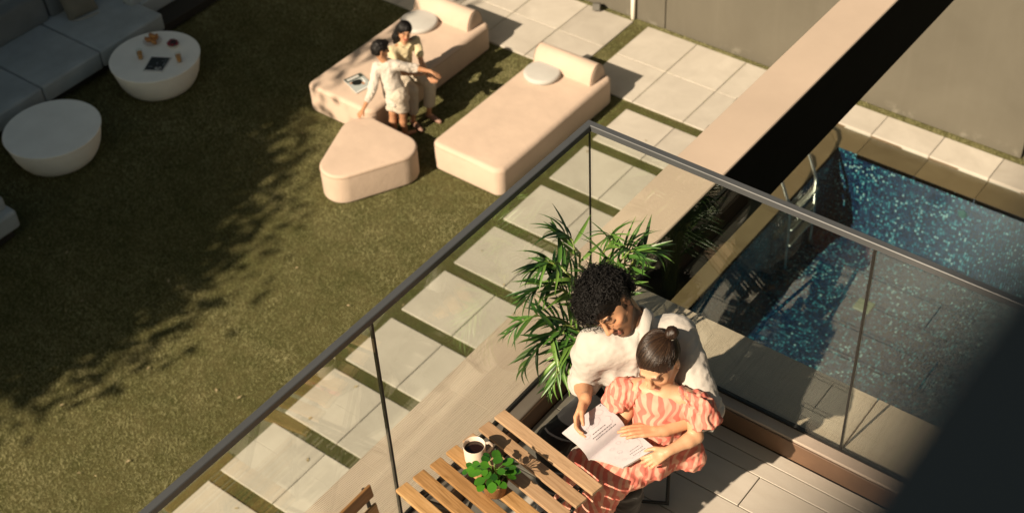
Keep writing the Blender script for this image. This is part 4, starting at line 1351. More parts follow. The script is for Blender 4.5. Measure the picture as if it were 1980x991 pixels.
# collar: a stand and two leaves round the neck
def collar(parent, m, c0, axis, fwd, lft, r, hgt, gap=.5, tilt=.35, name='collar'):
    V = []; F = []; n = 40
    axis = nrm(axis); fwd = nrm(fwd - axis * (fwd @ axis)); lft = nrm(np.cross(axis, fwd))
    rows = [(r * 1.00, 0.0), (r * .97, hgt * .9), (r * 1.00, hgt), (r * 1.08, hgt * .92), (r * 1.22, hgt * .2), (r * 1.25, hgt * .02), (r * 1.20, hgt * .05)]
    for (rr, z) in rows:
        for k in range(n + 1):
            a = gap + (2 * math.pi - 2 * gap) * k / n
            e = min(k, n - k) / n
            drop = -.028 * math.exp(-(e / .10) ** 2)
            wide = 1 + .22 * math.exp(-(e / .10) ** 2) * (rr > r * 1.05)
            V.append(c0 + (fwd * math.cos(a) + lft * math.sin(a)) * rr * wide + axis * (z + drop * (1 if z < hgt * .5 else .9)))
    for i in range(len(rows) - 1):
        for k in range(n):
            F.append((i * (n + 1) + k, i * (n + 1) + k + 1, (i + 1) * (n + 1) + k + 1, (i + 1) * (n + 1) + k))
    o = mesh(name, V, F, m, parent, True)
    md_ = o.modifiers.new('thick', 'SOLIDIFY'); md_.thickness = .0022
    return o
collar(man, M_LINEN, nb + nrm(nk - nb) * .022, nrm(nk - nb), fM, None, .066, .042, .42)
T_ = Field()
T_.cone(pel + lM * .055, pel - lM * .055, .112, .112, .03)
T_.chain([hL, kL], [.094, .072], .03).chain([kL, aL], [.072, .058], .015)
T_.chain([hR, kR], [.094, .072], .03).chain([kR, aR], [.072, .058], .015)
skin(T_, .0075, 'trousers', M_TROUS, man, 1, lambda P: folds(P, .006, 18, 4))
# shoes
for a_ in (aR, aL):
    dsh = nrm(A3(.25, -.95, 0))
    F_ = Field(); F_.cone(a_ - A3(0, 0, .05), a_ + dsh * .15 - A3(0, 0, .058), .042, .034, .02).cone(a_ - dsh * .05 - A3(0, 0, .05), a_ - A3(0, 0, .03), .038, .040, .02)
    F_.cut(A3(0, 0, FZ + .003), A3(0, 0, -1))
    skin(F_, .008, 'shoe', simple('dark leather', (.02, .014, .010), .5) if 'dark leather' not in bpy.data.materials else bpy.data.materials['dark leather'], man, 1)
# curly hair: a cap and several hundred coiled locks
cap = Field()
HL = lambda a, b, c: HC + a * fw + b * lf + c * up
cap.ell(HL(-.018, 0, .045), A3(.104, .089, .096), (fw, lf, up), .02).ell(HL(.035, -.01, .085), A3(.070, .070, .050), (fw, lf, up), .03).ell(HL(-.052, 0, .0), A3(.056, .070, .075), (fw, lf, up), .03)
cap.cutin(HL(.0, 0, -.035), -up * .9 - fw * -.2, HL(0, 0, -.08), .2)
def face_cut(P): return 0 * P[:, 0]
cap.ell(HL(.125, 0, -.045), A3(.085, .085, .095), (fw, lf, up), .01, True)
for b_ in (-1, 1): cap.ell(HL(.004, b_ * .105, -.018), A3(.050, .042, .058), (fw, lf, up), .006, True)
skin(cap, .006, 'hair', M_HAIRB, man, 1, lambda P: noise3(P, 60, 3) * .006)
def curls(n, seed, parent, hc, ax, m, allow, L=(.05, .085), rc=(.006, .0105), rt=.0017, center=(-.012, 0, .03), rad=(.112, .094, .104), segs=20, turns=(2.0, 3.6), name='curls', droop=.5):
    r = np.random.RandomState(seed)
    fw_, lf_, up_ = ax
    NS = 4; V = []; Q = []; cnt = 0; made = 0
    while made < n:
        v = nrm(r.normal(size=3))
        if not allow(v): continue
        made += 1
        root = hc + fw_ * (center[0] + v[0] * rad[0]) + lf_ * (center[1] + v[1] * rad[1]) + up_ * (center[2] + v[2] * rad[2])
        out = nrm(fw_ * v[0] / rad[0] + lf_ * v[1] / rad[1] + up_ * v[2] / rad[2])
        d = nrm(out + r.normal(0, .55, 3) + A3(0, 0, -droop * .5))
        tip = nrm(d + A3(0, 0, -droop) + r.normal(0, .3, 3))
        Ln = r.uniform(*L); R0 = r.uniform(*rc); tn = r.uniform(*turns) * 2 * math.pi; ph = r.uniform(0, 6.28)
        t = np.linspace(0, 1, segs)[:, None]
        cpath = root + d * Ln * t * .75 + (tip - d) * Ln * .45 * t ** 2
        a1 = nrm(np.cross(d, A3(.3, .2, 1))); a2 = np.cross(d, a1)
        Rr = R0 * np.minimum(1, t * 3)
        pts = cpath + (a1 * np.cos(ph + tn * t) + a2 * np.sin(ph + tn * t)) * Rr
        tg = np.gradient(pts, axis=0); tg /= np.linalg.norm(tg, axis=1)[:, None] + 1e-9
        u1 = np.cross(tg, out); u1 /= np.linalg.norm(u1, axis=1)[:, None] + 1e-9
        u2 = np.cross(tg, u1)
        w_ = rt * (1 - .55 * t)
        ring = np.stack([pts + u1 * w_ * math.cos(q) * 1.6 + u2 * w_ * math.sin(q) for q in (0, math.pi / 2, math.pi, 3 * math.pi / 2)], 1)
        b0 = len(V) * segs * NS
        V.append(ring.reshape(-1, 3))
        ii = np.arange(segs - 1)[:, None] * NS + np.arange(NS)[None]
        jj = np.arange(segs - 1)[:, None] * NS + (np.arange(NS)[None] + 1) % NS
        Q.append((np.stack([ii, jj, jj + NS, ii + NS], -1).reshape(-1, 4)) + (made - 1) * segs * NS)
    return fast_mesh(name, np.concatenate(V), np.concatenate(Q), m, parent, True, 4, kind='stuff')
def allow_m(v):
    if v[2] < -.62: return False
    if v[0] > .30 and v[2] < .50 + .35 * max(v[1], 0): return False
    if abs(v[1]) > .50 and v[2] < .30 and -.50 < v[0] < .40: return False
    return True
curls(1500, 5, man, HC, (fw, lf, up), M_HAIRB, allow_m, L=(.022, .066), rc=(.003, .013), rt=.0014, turns=(1.4, 3.4))
curls(130, 8, man, HC, (fw, lf, up), M_HAIRB, lambda v: v[0] > .15 and v[2] > .35 and v[1] < .15, L=(.045, .08), droop=.8, name='fringe_curls')
curls(260, 9, man, HC, (fw, lf, up), M_HAIRB, lambda v: v[2] > .1 and v[1] < .2, L=(.05, .08), rc=(.007, .014), droop=.3, name='top_curls')

# ------------------------------------------------------------------ the girl
fG = nrm(A3(.40, -.916, 0)); lG = A3(.916, .40, 0)
gL, gR = A3(6.100, -7.105, .890) + Z0, A3(5.893, -7.178, .890) + Z0
gC = (gL + gR) / 2
gp = A3(5.975, -7.140, .625) + Z0
geL, gwL = A3(6.165, -7.150, .755) + Z0, A3(6.112, -7.268, .745) + Z0
geR, gwR = A3(5.877, -7.206, .765) + Z0, A3(5.850, -7.270, .690) + Z0
gkL, gkR = A3(5.930, -7.405, .575) + Z0, A3(5.810, -7.405, .575) + Z0
gaL, gaR = A3(5.875, -7.47, .33) + Z0, A3(5.775, -7.47, .31) + Z0
yaw, pit, rol = map(math.radians, (-78, 20, 9))
gf = A3(math.cos(pit) * math.cos(yaw), math.cos(pit) * math.sin(yaw), -math.sin(pit))
l0 = A3(-math.sin(yaw), math.cos(yaw), 0); u0 = np.cross(gf, l0)
gl_ = l0 * math.cos(rol) + u0 * math.sin(rol); gu = np.cross(gf, gl_)
GH = A3(5.962, -7.120, 1.035) + Z0
GS = .97
SK_G = (.56, .325, .19)
B = Field()
B.cone(gp + lG * .04, gp - lG * .04, .080, .080, .03).cone(gp, gC - A3(0, 0, .05), .085, .080, .04).cone(gL - lG * .03, gR + lG * .03, .045, .045, .03)
B.cone(gC + A3(0, .01, .02), GH - gu * .05 - gf * .02, .042, .040, .02)
head(B, GH, gf, gl_, gu, GS, nose=.75, jaw=.93)
arm(B, gL, geL, gwL, 1.0, (.033, .029, .024, .019)); arm(B, gR, geR, gwR, 1.0, (.033, .029, .024, .019))
hand(B, gwL, A3(-.45, -.75, -.28), A3(-.55, .15, -.75), A3(-.45, .45, .75), .76, (.35, .55, .45), .10, thumb=(.6, .3))
hand(B, gwR, A3(-.15, -.85, .10), A3(.1, -.1, 1), A3(-.8, .1, .1), .74, (.3, .4, .3), .08)
B.chain([gp + lG * .05, gkL, gaL, gaL + A3(.0, -.11, -.05)], [.060, .042, .030, .020], .02).chain([gp - lG * .05, gkR, gaR, gaR + A3(-.02, -.11, -.05)], [.060, .042, .030, .020], .02)
girl = skin(B, .0046, 'person', M_SKIN, None, 1, None, lambda P: face_tint(P, GH, gf, gl_, gu, GS, SK_G, brow=(.12, .06, .035), lip=(.50, .20, .16)),
            label='small girl in a pink wavy striped dress sitting on the lap of the man', cat='person')
def m_dress():
    t = NT('pink wavy stripes')
    v = t.coord()
    n = t.new('ShaderNodeTexNoise', i_Scale=9.0, i_Detail=1.0); t.ln(v, n.inputs['Vector'])
    sx = t.new('ShaderNodeSeparateXYZ'); t.ln(v, sx.inputs[0])
    uu = t.math('ADD', t.math('MULTIPLY', sx.outputs[0], .80), t.math('MULTIPLY', sx.outputs[1], .38))
    zz = t.math('ADD', sx.outputs[2], t.math('MULTIPLY', sx.outputs[1], -.8))
    zig = t.math('MULTIPLY', t.math('SINE', t.math('MULTIPLY', zz, 92.0)), .0062)
    ph = t.math('ADD', t.math('ADD', uu, zig), t.math('MULTIPLY', n.outputs['Fac'], .05))
    s_ = t.math('SINE', t.math('MULTIPLY', ph, 2 * math.pi / .030))
    f_ = t.ramp(t.math('MULTIPLY_ADD', s_, .5, .5), [(.42, 0.0), (.58, 1.0)])
    c = t.mix(f_, (.63, .32, .235), (.58, .165, .125))
    t.base(c); t.set(.8, spec=.2)
    t.bump(t.noise(v, 400, 2), .08, .01)
    return t.m
M_DRESS = m_dress()
G = Field()
G.cone(gp, gC - A3(0, 0, .045), .125, .092, .04)
G.cone(gL - lG * .035 - A3(0, 0, .035), gR + lG * .035 - A3(0, 0, .035), .060, .060, .04)
nG = gC + A3(0, 0, .02)
G.cutin(gC + fG * .03 + A3(0, 0, .036), nrm(A3(0, 0, 1) + fG * .55), gC + fG * .03 + A3(0, 0, .072), .102)
def dress_d(P):
    d = folds(P, .006, 24, 31, [tuple(lG), (.9, .3, .3), (.6, -.2, .5)])
    w_ = np.exp(-((P[:, 2] - gp[2] - .05) / .05) ** 2)
    return d + folds(P, .012, 60, 6, [tuple(lG)]) * w_
skin(G, .006, 'dress_top', M_DRESS, girl, 1, dress_d)
# puffed flutter sleeves
for s_, e_, sg in ((gL, geL, 1), (gR, geR, -1)):
    F_ = Field()
    d_ = nrm(e_ - s_)
    c_ = s_ + lG * sg * .012
    F_.cone(c_ - lG * sg * .038 + A3(0, 0, .004), c_ + d_ * .035 + lG * sg * .022, .046, .064, .03).cone(c_ + d_ * .035 + lG * sg * .022, c_ + d_ * .085 + lG * sg * .040, .064, .058 if sg < 0 else .066, .02)
    F_.cut(c_ + d_ * .105 + lG * sg * .03, d_)
    ps = nrm(np.cross(d_, lG))
    skin(F_, .0055, 'sleeve', M_DRESS, girl, 1, lambda P, d_=d_, c_=c_: folds(P, .011, 48, 12, [tuple(np.cross(d_, fG)), tuple(fG)]))
# skirt spread over both laps, falling in front of the knees
K_ = Field()
K_.cone(gp + lG * .02 - A3(0, 0, .02), gp + lG * .04 - A3(0, 0, .03), .125, .125, .03)
K_.chain([gp + lG * .06, gkL + lG * .02], [.088, .068], .04).chain([gp - lG * .05, gkR - lG * .01], [.080, .064], .05)
K_.cone(gp + fG * .12 - A3(0, 0, .02), (gkL + gkR) / 2, .085, .070, .05)
K_.chain([gkL + A3(0, 0, -.01), gaL + A3(.03, -.02, .05), gaL + A3(.04, -.03, -.05)], [.076, .070, .075], .04)
K_.chain([gkR + A3(0, 0, -.01), gaR + A3(.0, -.02, .06), gaR + A3(-.0, -.03, -.02)], [.070, .062, .060], .04)
K_.cone(gp + lG * .13 + A3(0, 0, -.02), gp + lG * .15 + fG * .02 + A3(0, 0, -.075), .055, .065, .04)
K_.cut(gaL + A3(0, 0, -.06), A3(0, -.1, -1))
skin(K_, .0065, 'skirt', M_DRESS, girl, 1, lambda P: folds(P, .009, 22, 17, [tuple(lG), (.7, .2, .6)]) + folds(P, .004, 60, 3))
# slicked hair with a knot
H_ = Field()
GL = lambda a, b, c: GH + GS * (a * gf + b * gl_ + c * gu)
H_.ell(GL(-.016, 0, .034), A3(.101, .0805, .090) * GS, (gf, gl_, gu), .02).ell(GL(-.045, 0, -.005), A3(.068, .066, .070) * GS, (gf, gl_, gu), .03)
H_.ell(GL(.118, 0, -.034), A3(.078, .095, .112) * GS, (gf, gl_, gu), .006, True)
for b_ in (-1, 1): H_.ell(GL(.0, b_ * .10, -.045), A3(.060, .040, .055) * GS, (gf, gl_, gu), .006, True)
H_.cutin(GL(-.05, 0, -.055), -gu, GL(-.05, 0, -.12), .15)
bunC = GL(-.088, .052, .098)
def slick(P):
    q = P - bunC; q = q / (np.linalg.norm(q, axis=1)[:, None] + 1e-9)
    a = np.arctan2(q @ gl_, q @ gf)
    b = np.arccos(np.clip(q @ gu, -1, 1))
    return .0006 * np.sin(a * 61 + 2 * np.sin(b * 5)) + .0005 * np.sin(a * 127 + b * 3)
skin(H_, .0036, 'hair', M_HAIRG, girl, 1, slick)
def combed(n, seed):
    r = np.random.RandomState(seed)
    c0 = GL(-.016, 0, .034); R_ = A3(.101, .0805, .090) * GS + .0010
    ax = np.stack([gf, gl_, gu])
    vb = ax @ (bunC - c0); vb = nrm(vb / R_)
    V = []; Q = []; k = 0; S_N = 11
    while k < n:
        v = nrm(r.normal(size=3))
        if v[2] < -.25 or (v[0] > .50 and v[2] < .50) or v @ vb > .93: continue
        w0 = math.acos(np.clip(v @ vb, -1, 1))
        if w0 > 2.4: continue
        j = r.normal(0, .03, 3)
        pts = []
        for t in np.linspace(0, .97, S_N):
            q = (math.sin((1 - t) * w0) * v + math.sin(t * w0) * vb) / math.sin(w0)
            q = nrm(q + j * math.sin(math.pi * t)) * (1 + .010 * (k % 7 == 0) * math.sin(math.pi * t) + .004 * r.uniform())
            pts.append(c0 + (q * R_) @ ax)
        pts = np.array(pts); tg = np.gradient(pts, axis=0); tg /= np.linalg.norm(tg, axis=1)[:, None]
        o_ = pts - c0; u1 = np.cross(tg, o_); u1 /= np.linalg.norm(u1, axis=1)[:, None] + 1e-9; u2 = np.cross(tg, u1)
        rr_ = .0011
        ring = np.stack([pts + u1 * rr_, pts + u2 * rr_ * .7, pts - u1 * rr_, pts - u2 * rr_ * .7], 1)
        V.append(ring.reshape(-1, 3))
        ii = np.arange(S_N - 1)[:, None] * 4 + np.arange(4)[None]; jj = np.arange(S_N - 1)[:, None] * 4 + (np.arange(4)[None] + 1) % 4
        Q.append(np.stack([ii, jj, jj + 4, ii + 4], -1).reshape(-1, 4) + k * S_N * 4)
        k += 1
    mt = NT('brown hair strand')
    g_i = mt.new('ShaderNodeNewGeometry')
    mt.base(mt.ramp(g_i.outputs['Random Per Island'], [(0, (.008, .004, .0025)), (.6, (.026, .013, .007)), (1, (.065, .035, .018))])); mt.set(.38, spec=.45)
    fast_mesh('hair_strands', np.concatenate(V), np.concatenate(Q), mt.m, girl, True, 4, kind='stuff')
combed(1300, 3)
F_ = Field(); F_.ell(bunC, A3(.027, .027, .024), (gf, gl_, gu)).cone(GL(-.06, .036, .080), bunC, .016, .018, .01)
skin(F_, .004, 'hair_knot', M_HAIRG, girl, 1, lambda P: noise3(P, 160, 4) * .003)
a1 = nrm(bunC - GL(-.048, .028, .055)); a2 = nrm(np.cross(a1, gf)); a3 = np.cross(a1, a2); hb_ = bunC - a1 * .021
sharp(MB().tube([hb_ + (a2 * math.cos(q) + a3 * math.sin(q)) * .0165 for q in np.linspace(0, 2 * math.pi, 18)], .0038, 6, False).build('hair_tie', simple('white elastic', (.7, .66, .58), .6), girl), 60)

# ------------------------------------------------------------------ the picture book they read
bk = empty('book', (5.90, -7.34, FZ + .69), label='open picture book held by the man and the girl', cat='book')
bo_ = np.array(bk.location)
S1, S0 = A3(5.914, -7.268, .745) + Z0, A3(5.866, -7.455, .705) + Z0
Lf1, Lf0 = A3(5.786, -7.255, .800) + Z0, A3(5.728, -7.438, .775) + Z0
R1, R0 = A3(6.061, -7.277, .735) + Z0, A3(5.994, -7.403, .700) + Z0
def m_page():
    t = NT('book paper'); v = t.coord()
    n = t.noise(v, 30, 3)
    t.base(t.ramp(n, [(.3, (.45, .41, .43)), (.7, (.50, .46, .475))])); t.set(.6, spec=.3); return t.m
M_PAGE = m_page()
M_EDGE = simple('book block edge', (.52, .50, .49), .7, bump=.5, bscale=300)
M_INKB = simple('printing ink', (.05, .045, .05), .6); M_INKL = simple('light printing ink', (.36, .33, .36), .6)
hump = A3(.1, -.1, .995)
def page_pt(side, u, v, lift=0.0):
    """u 0..1 from the spine to the fore edge, v 0..1 along the spine"""
    a0, a1 = (S0, S1); b0, b1 = ((Lf0, Lf1) if side < 0 else (R0, R1))
    p = (a0 + (a1 - a0) * v) * (1 - u) + (b0 + (b1 - b0) * v) * u
    h_ = .030 if side < 0 else .020
    bulge = h_ * math.sin(math.pi * min(1, u ** .62)) * (1 - .2 * u)
    curl_ = (-.030 * max(0, (1 - v) - .55) * u * 1.5 if side < 0 else 0)
    return p + hump * (bulge + curl_ + lift)
def page_sheet(name, side, m, lift, th, n=14, k=8):
    V = []; F = []
    for L in (lift, lift - th):
        for j in range(k + 1):
            for i in range(n + 1):
                V.append(page_pt(side, i / n, j / k, L * (.25 + .75 * min(1, i / 3))) - bo_)
    q = (n + 1) * (k + 1)
    for j in range(k):
        for i in range(n):
            a = j * (n + 1) + i
            F.append((a, a + 1, a + n + 2, a + n + 1)); F.append((q + a, q + a + n + 1, q + a + n + 2, q + a + 1))
    for i in range(n):
        F.append((i, q + i, q + i + 1, i + 1)); a = k * (n + 1) + i; F.append((a, a + 1, q + a + 1, q + a))
    for j in range(k):
        a = j * (n + 1) + n; F.append((a, q + a, q + a + n + 1, a + n + 1))
    o = mesh(name, V, F, m, bk)
    bm = bmesh.new(); bm.from_mesh(o.data); bmesh.ops.recalc_face_normals(bm, faces=bm.faces); bm.to_mesh(o.data); bm.free()
    return sharp(o, 40)
page_sheet('page', -1, M_PAGE, .0, .0006)
page_sheet('page_block', -1, M_EDGE, -.0012, .0050)
page_sheet('page', 1, M_PAGE, .0, .0006)
page_sheet('page_block', 1, M_EDGE, -.0010, .0120)
def ink(side, strokes, m, w_, name):
    """printed lines lying on the page"""
    V = []; F = []
    for st in strokes:
        for (p, q) in zip(st[:-1], st[1:]):
            d = np.array(q) - np.array(p); L = np.linalg.norm(d)
            if L < 1e-6: continue
            nn = np.array((-d[1], d[0])) / L * w_ / 2
            b0 = len(V)
            for c in (np.array(p) - nn, np.array(q) - nn, np.array(q) + nn, np.array(p) + nn):
                V.append(page_pt(side, c[0], c[1], .0006) - bo_)
            F.append((b0, b0 + 1, b0 + 2, b0 + 3))
    return mesh(name, V, F, m, bk, kind='stuff')
rr_ = random.Random(4)
def words_at(u, v0, v1, gap=.012):
    st = []; v = v0
    while v < v1:
        L = rr_.uniform(.02, .06); st.append([(u, v), (u, min(v + L, v1))]); v += L + gap
    return st
ink(-1, words_at(.20, .34, .86) + words_at(.27, .30, .80) + words_at(.36, .36, .70) + [[(.93, .93), (.97, .97)]], M_INKB, .020, 'print')
ink(1, words_at(.84, .46, .84) + words_at(.76, .44, .84) + words_at(.68, .52, .80) + [[(.13, .93), (.16, .945)]], M_INKB, .014, 'print')
def loop(cu, cv, ru, rv, n=14, a0=0, a1=6.29, jit=.1):
    return [(cu + ru * math.cos(a0 + (a1 - a0) * k / n) * rr_.uniform(1 - jit, 1 + jit), cv + rv * math.sin(a0 + (a1 - a0) * k / n) * rr_.uniform(1 - jit, 1 + jit)) for k in range(n + 1)]
ink(-1, [loop(.62, .52, .13, .20, 18, 0, 3.6), loop(.60, .50, .05, .07), loop(.78, .80, .10, .09), loop(.60, .38, .02, .03), loop(.55, .30, .05, .06, 8), loop(.40, .25, .05, .07, 8), [(.90, .06), (.10, .06)], [(.92, .30), (.92, .85)], loop(.45, .6, .25, .28, 20, 1, 4)], M_INKL, .011, 'drawing')
ink(1, [loop(.38, .70, .05, .05, 8), loop(.25, .58, .06, .05, 8), loop(.52, .38, .06, .05, 9), loop(.55, .36, .02, .04, 8), loop(.62, .20, .05, .04, 8), loop(.80, .24, .05, .05, 8), loop(.30, .36, .04, .05, 8), [(.10, .07), (.92, .07)], loop(.5, .5, .40, .38, 24, -.8, 1.6)], M_INKL, .010, 'drawing')
# ------------------------------------------------------------------ the boy by the pouf
SK_B = (.42, .215, .115)
fB = nrm(A3(.35, .93, 0)); lB = A3(-.93, .35, 0)          # he looks up the garden; his left is towards the picture's left
bp = A3(-2.015, -.360, .665)
bC = A3(-2.095, -.375, 1.055)
bL, bR = A3(-2.185, -.455, 1.035), A3(-1.985, -.335, 1.055)
beL, bwL = A3(-2.135, -.640, .800), A3(-2.235, -.735, .545)
beR, bwR = A3(-1.850, -.170, .975), A3(-1.665, -.085, .945)
bhips = (bp + lB * .070, bp - lB * .070)
bkL, bkR = A3(-2.080, -.390, .360), A3(-1.955, -.345, .360)
baL, baR = A3(-2.065, -.410, .06), A3(-1.965, -.330, .06)
yaw, pit, rol = map(math.radians, (58, 12, -8))
bf = A3(math.cos(pit) * math.cos(yaw), math.cos(pit) * math.sin(yaw), -math.sin(pit))
l0 = A3(-math.sin(yaw), math.cos(yaw), 0); u0 = np.cross(bf, l0)
bl = l0 * math.cos(rol) + u0 * math.sin(rol); bu = np.cross(bf, bl)
BH = A3(-2.165, -.385, 1.235)
BS = .98
B = Field()
B.cone(bp + lB * .04, bp - lB * .04, .085, .085, .03).cone(bp, bC - A3(0, 0, .06), .085, .09, .04).cone(bL - lB * .03, bR + lB * .03, .05, .05, .03)
B.cone(bC, BH - bu * .05 - bf * .02, .045, .043, .02)
head(B, BH, bf, bl, bu, BS, nose=.8, jaw=.95)
arm(B, bL, beL, bwL, 1.0, (.038, .033, .026, .021)); arm(B, bR, beR, bwR, 1.0, (.038, .033, .026, .021))
hand(B, bwL, A3(-.40, -.45, -.80), A3(-.2, .8, -.5), A3(.75, .2, .0), .84, (.15, .25, .25), .12)
hand(B, bwR, A3(.90, .20, -.30), A3(-.1, -.1, -1), A3(.2, .95, .0), .84, (.2, .3, .25), .16)
for h_, k_, a_ in ((bhips[0], bkL, baL), (bhips[1], bkR, baR)):
    B.chain([h_, k_, (k_ * .6 + a_ * .4) - fB * .012, a_], [.072, .047, .045, .030], .02)
    B.cone(a_ - A3(0, 0, .030) - fB * .02, a_ + fB * .13 - A3(0, 0, .040), .030, .022, .02)
boy = skin(B, .0065, 'person', M_SKIN, None, 1, None, lambda P: face_tint(P, BH, bf, bl, bu, BS, SK_B),
           label='boy in a loose white shirt and shorts standing with one hand on the pouf', cat='person')
F_ = Field()
F_.cone(bp - A3(0, 0, .10), bC - A3(0, 0, .06), .150, .120, .05).cone(bL - lB * .02 - A3(0, 0, .01), bR + lB * .02 - A3(0, 0, .01), .066, .066, .04)
F_.cone(bL, beL, .062, .056, .02).cone(beL, beL + (bwL - beL) * .42, .056, .050, .015)
F_.cone(bR, beR, .062, .058, .02).cone(beR, beR + (bwR - beR) * .12, .058, .052, .015)
F_.cut(bp - A3(0, 0, .135), A3(.12, -.1, -1))
nn_ = nrm(BH - bC)
F_.cutin(bC + nn_ * .065, nn_, bC + nn_ * .10, .09)
def bshirt(P):
    return folds(P, .011, 15, 41, [(.5, .5, .5), (-.4, .4, .8), (.8, -.2, .3)]) + folds(P, .005, 40, 42) - .0 * P[:, 0]
skin(F_, .008, 'shirt', M_LINENC, boy, 1, bshirt)
F_ = Field()
F_.cone(bp + lB * .045, bp - lB * .045, .125, .125, .03)
for h_, k_ in ((bhips[0], bkL), (bhips[1], bkR)):
    F_.cone(h_, h_ + (k_ - h_) * .80, .098, .094, .02)
F_.cut(bp - A3(0, 0, .245), A3(0, 0, -1))
skin(F_, .008, 'shorts', cloth('beige shorts cotton', (.50, .44, .36)), boy, 1, lambda P: folds(P, .007, 22, 44))
F_ = Field()
BL_ = lambda a, b, c: BH + BS * (a * bf + b * bl + c * bu)
F_.ell(BL_(-.016, 0, .040), A3(.106, .087, .096) * BS, (bf, bl, bu), .02).ell(BL_(-.05, 0, -.005), A3(.066, .072, .072) * BS, (bf, bl, bu), .03).ell(BL_(.045, .01, .09), A3(.06, .06, .035) * BS, (bf, bl, bu), .02)
F_.ell(BL_(.125, 0, -.040), A3(.075, .095, .085) * BS, (bf, bl, bu), .006, True)
for b_ in (-1, 1): F_.ell(BL_(.01, b_ * .105, -.03), A3(.035, .035, .05) * BS, (bf, bl, bu), .006, True)
F_.cutin(BL_(0, 0, -.060), -bu, BL_(0, 0, -.12), .15)
skin(F_, .006, 'hair', M_HAIRB, boy, 1, lambda P: folds(P, .006, 70, 45) + noise3(P, 130, 5) * .003)

# ------------------------------------------------------------------ the seated woman
SK_W = (.50, .265, .15)
fW = nrm(A3(.93, -.36, 0)); lW = A3(.36, .93, 0)
wp = A3(-2.375, .165, .505)
wC = A3(-2.315, .175, .945)
wL_, wR_ = A3(-2.265, .345, .930), A3(-2.375, .005, .930)
weL, wwL = A3(-2.105, .235, .720), A3(-1.905, .115, .665)
weR, wwR = A3(-2.200, -.090, .725), A3(-2.015, .010, .715)
wkL, wkR = A3(-1.960, .195, .470), A3(-2.060, -.020, .470)
waL, waR = A3(-1.965, .130, .085), A3(-2.035, -.095, .085)
yaw, pit, rol = map(math.radians, (-38, 2, -8))
wf = A3(math.cos(pit) * math.cos(yaw), math.cos(pit) * math.sin(yaw), -math.sin(pit))
l0 = A3(-math.sin(yaw), math.cos(yaw), 0); u0 = np.cross(wf, l0)
wl_ = l0 * math.cos(rol) + u0 * math.sin(rol); wu = np.cross(wf, wl_)
WH = A3(-2.285, .185, 1.135)
B = Field()
B.cone(wp + lW * .06, wp - lW * .06, .095, .095, .03).cone(wp, wC - A3(0, 0, .08), .085, .085, .04).cone(wL_ - lW * .05, wR_ + lW * .05, .048, .048, .03)
B.cone(wC + A3(0, 0, .0), WH - wu * .055 - wf * .02, .044, .042, .02)
head(B, WH, wf, wl_, wu, .98, nose=.85, jaw=.95)
arm(B, wL_, weL, wwL, 1.0, (.040, .034, .027, .021)); arm(B, wR_, weR, wwR, 1.0, (.040, .034, .027, .021))
hand(B, wwL, A3(.92, -.20, -.25), A3(.2, -.2, 1), A3(.25, .95, 0), .92, (.15, .25, .2), .14)
hand(B, wwR, A3(.85, .45, .05), A3(.0, -.1, 1), A3(-.4, .8, .3), .92, (.2, .3, .25), .10)
for s_, k_, a_ in ((1, wkL, waL), (-1, wkR, waR)):
    B.chain([wp + lW * .085 * s_, k_, (k_ * .65 + a_ * .35) - fW * .015, a_], [.080, .052, .050, .030], .02)
    ft = nrm(A3(.95, -.10, 0) if s_ > 0 else A3(.93, -.32, 0))
    B.cone(a_ - A3(0, 0, .045), a_ + ft * .16 - A3(0, 0, .060), .032, .022, .02)
woman = skin(B, .0060, 'person', M_SKIN, None, 1, None, lambda P: face_tint(P, WH, wf, wl_, wu, .98, SK_W, lip=(.50, .10, .09), smile=.7),
             label='woman with long black hair in pale yellow top and cream trousers seated on the daybed', cat='person')
F_ = Field()
F_.cone(wp + A3(0, 0, .01), wC - A3(0, 0, .06), .118, .104, .06).cone(wL_ - lW * .045 - A3(0, 0, .02), wR_ + lW * .045 - A3(0, 0, .02), .068, .068, .04)
for s_, e_ in ((wL_, weL), (wR_, weR)): F_.cone(s_, s_ + (e_ - s_) * .62, .060, .060, .02)
nk_ = nrm(WH - wC)
F_.cutin(wC + fW * .045 + nk_ * .01, nrm(nk_ + fW * .9), wC + nk_ * .06 + fW * .02, .085)
skin(F_, .007, 'top', cloth('pale yellow knit', (.56, .48, .30)), woman, 1, lambda P: folds(P, .006, 22, 51))
F_ = Field()
F_.cone(wp + lW * .06, wp - lW * .06, .112, .112, .03)
for s_, k_, a_ in ((1, wkL, waL), (-1, wkR, waR)):
    F_.chain([wp + lW * .085 * s_, k_, k_ + (a_ - k_) * .72], [.100, .074, .074], .02)
F_.cut(A3(-2.0, .05, .185), A3(0, 0, -1))
skin(F_, .0075, 'trousers', cloth('cream linen', (.50, .44, .35)), woman, 1, lambda P: folds(P, .007, 20, 52))
M_SHOE = simple('dusty pink leather', (.26, .15, .11), .6)
for s_, a_ in ((1, waL), (-1, waR)):
    ft = nrm(A3(.95, -.10, 0) if s_ > 0 else A3(.93, -.32, 0))
    F_ = Field(); F_.cone(a_ - A3(0, 0, .048) - ft * .02, a_ + ft * .185 - A3(0, 0, .062), .040, .027, .02)
    F_.cut(A3(0, 0, .004), A3(0, 0, -1)).cutin(a_ - A3(0, 0, .035), A3(-.15 * ft[0], -.15 * ft[1], 1), a_, .12)
    skin(F_, .006, 'shoe', M_SHOE, woman, 1)
F_ = Field()
WL_ = lambda a, b, c: WH + .98 * (a * wf + b * wl_ + c * wu)
F_.ell(WL_(-.018, 0, .040), A3(.106, .090, .094) * .98, (wf, wl_, wu), .02).ell(WL_(-.06, 0, -.02), A3(.062, .082, .085), (wf, wl_, wu), .03)
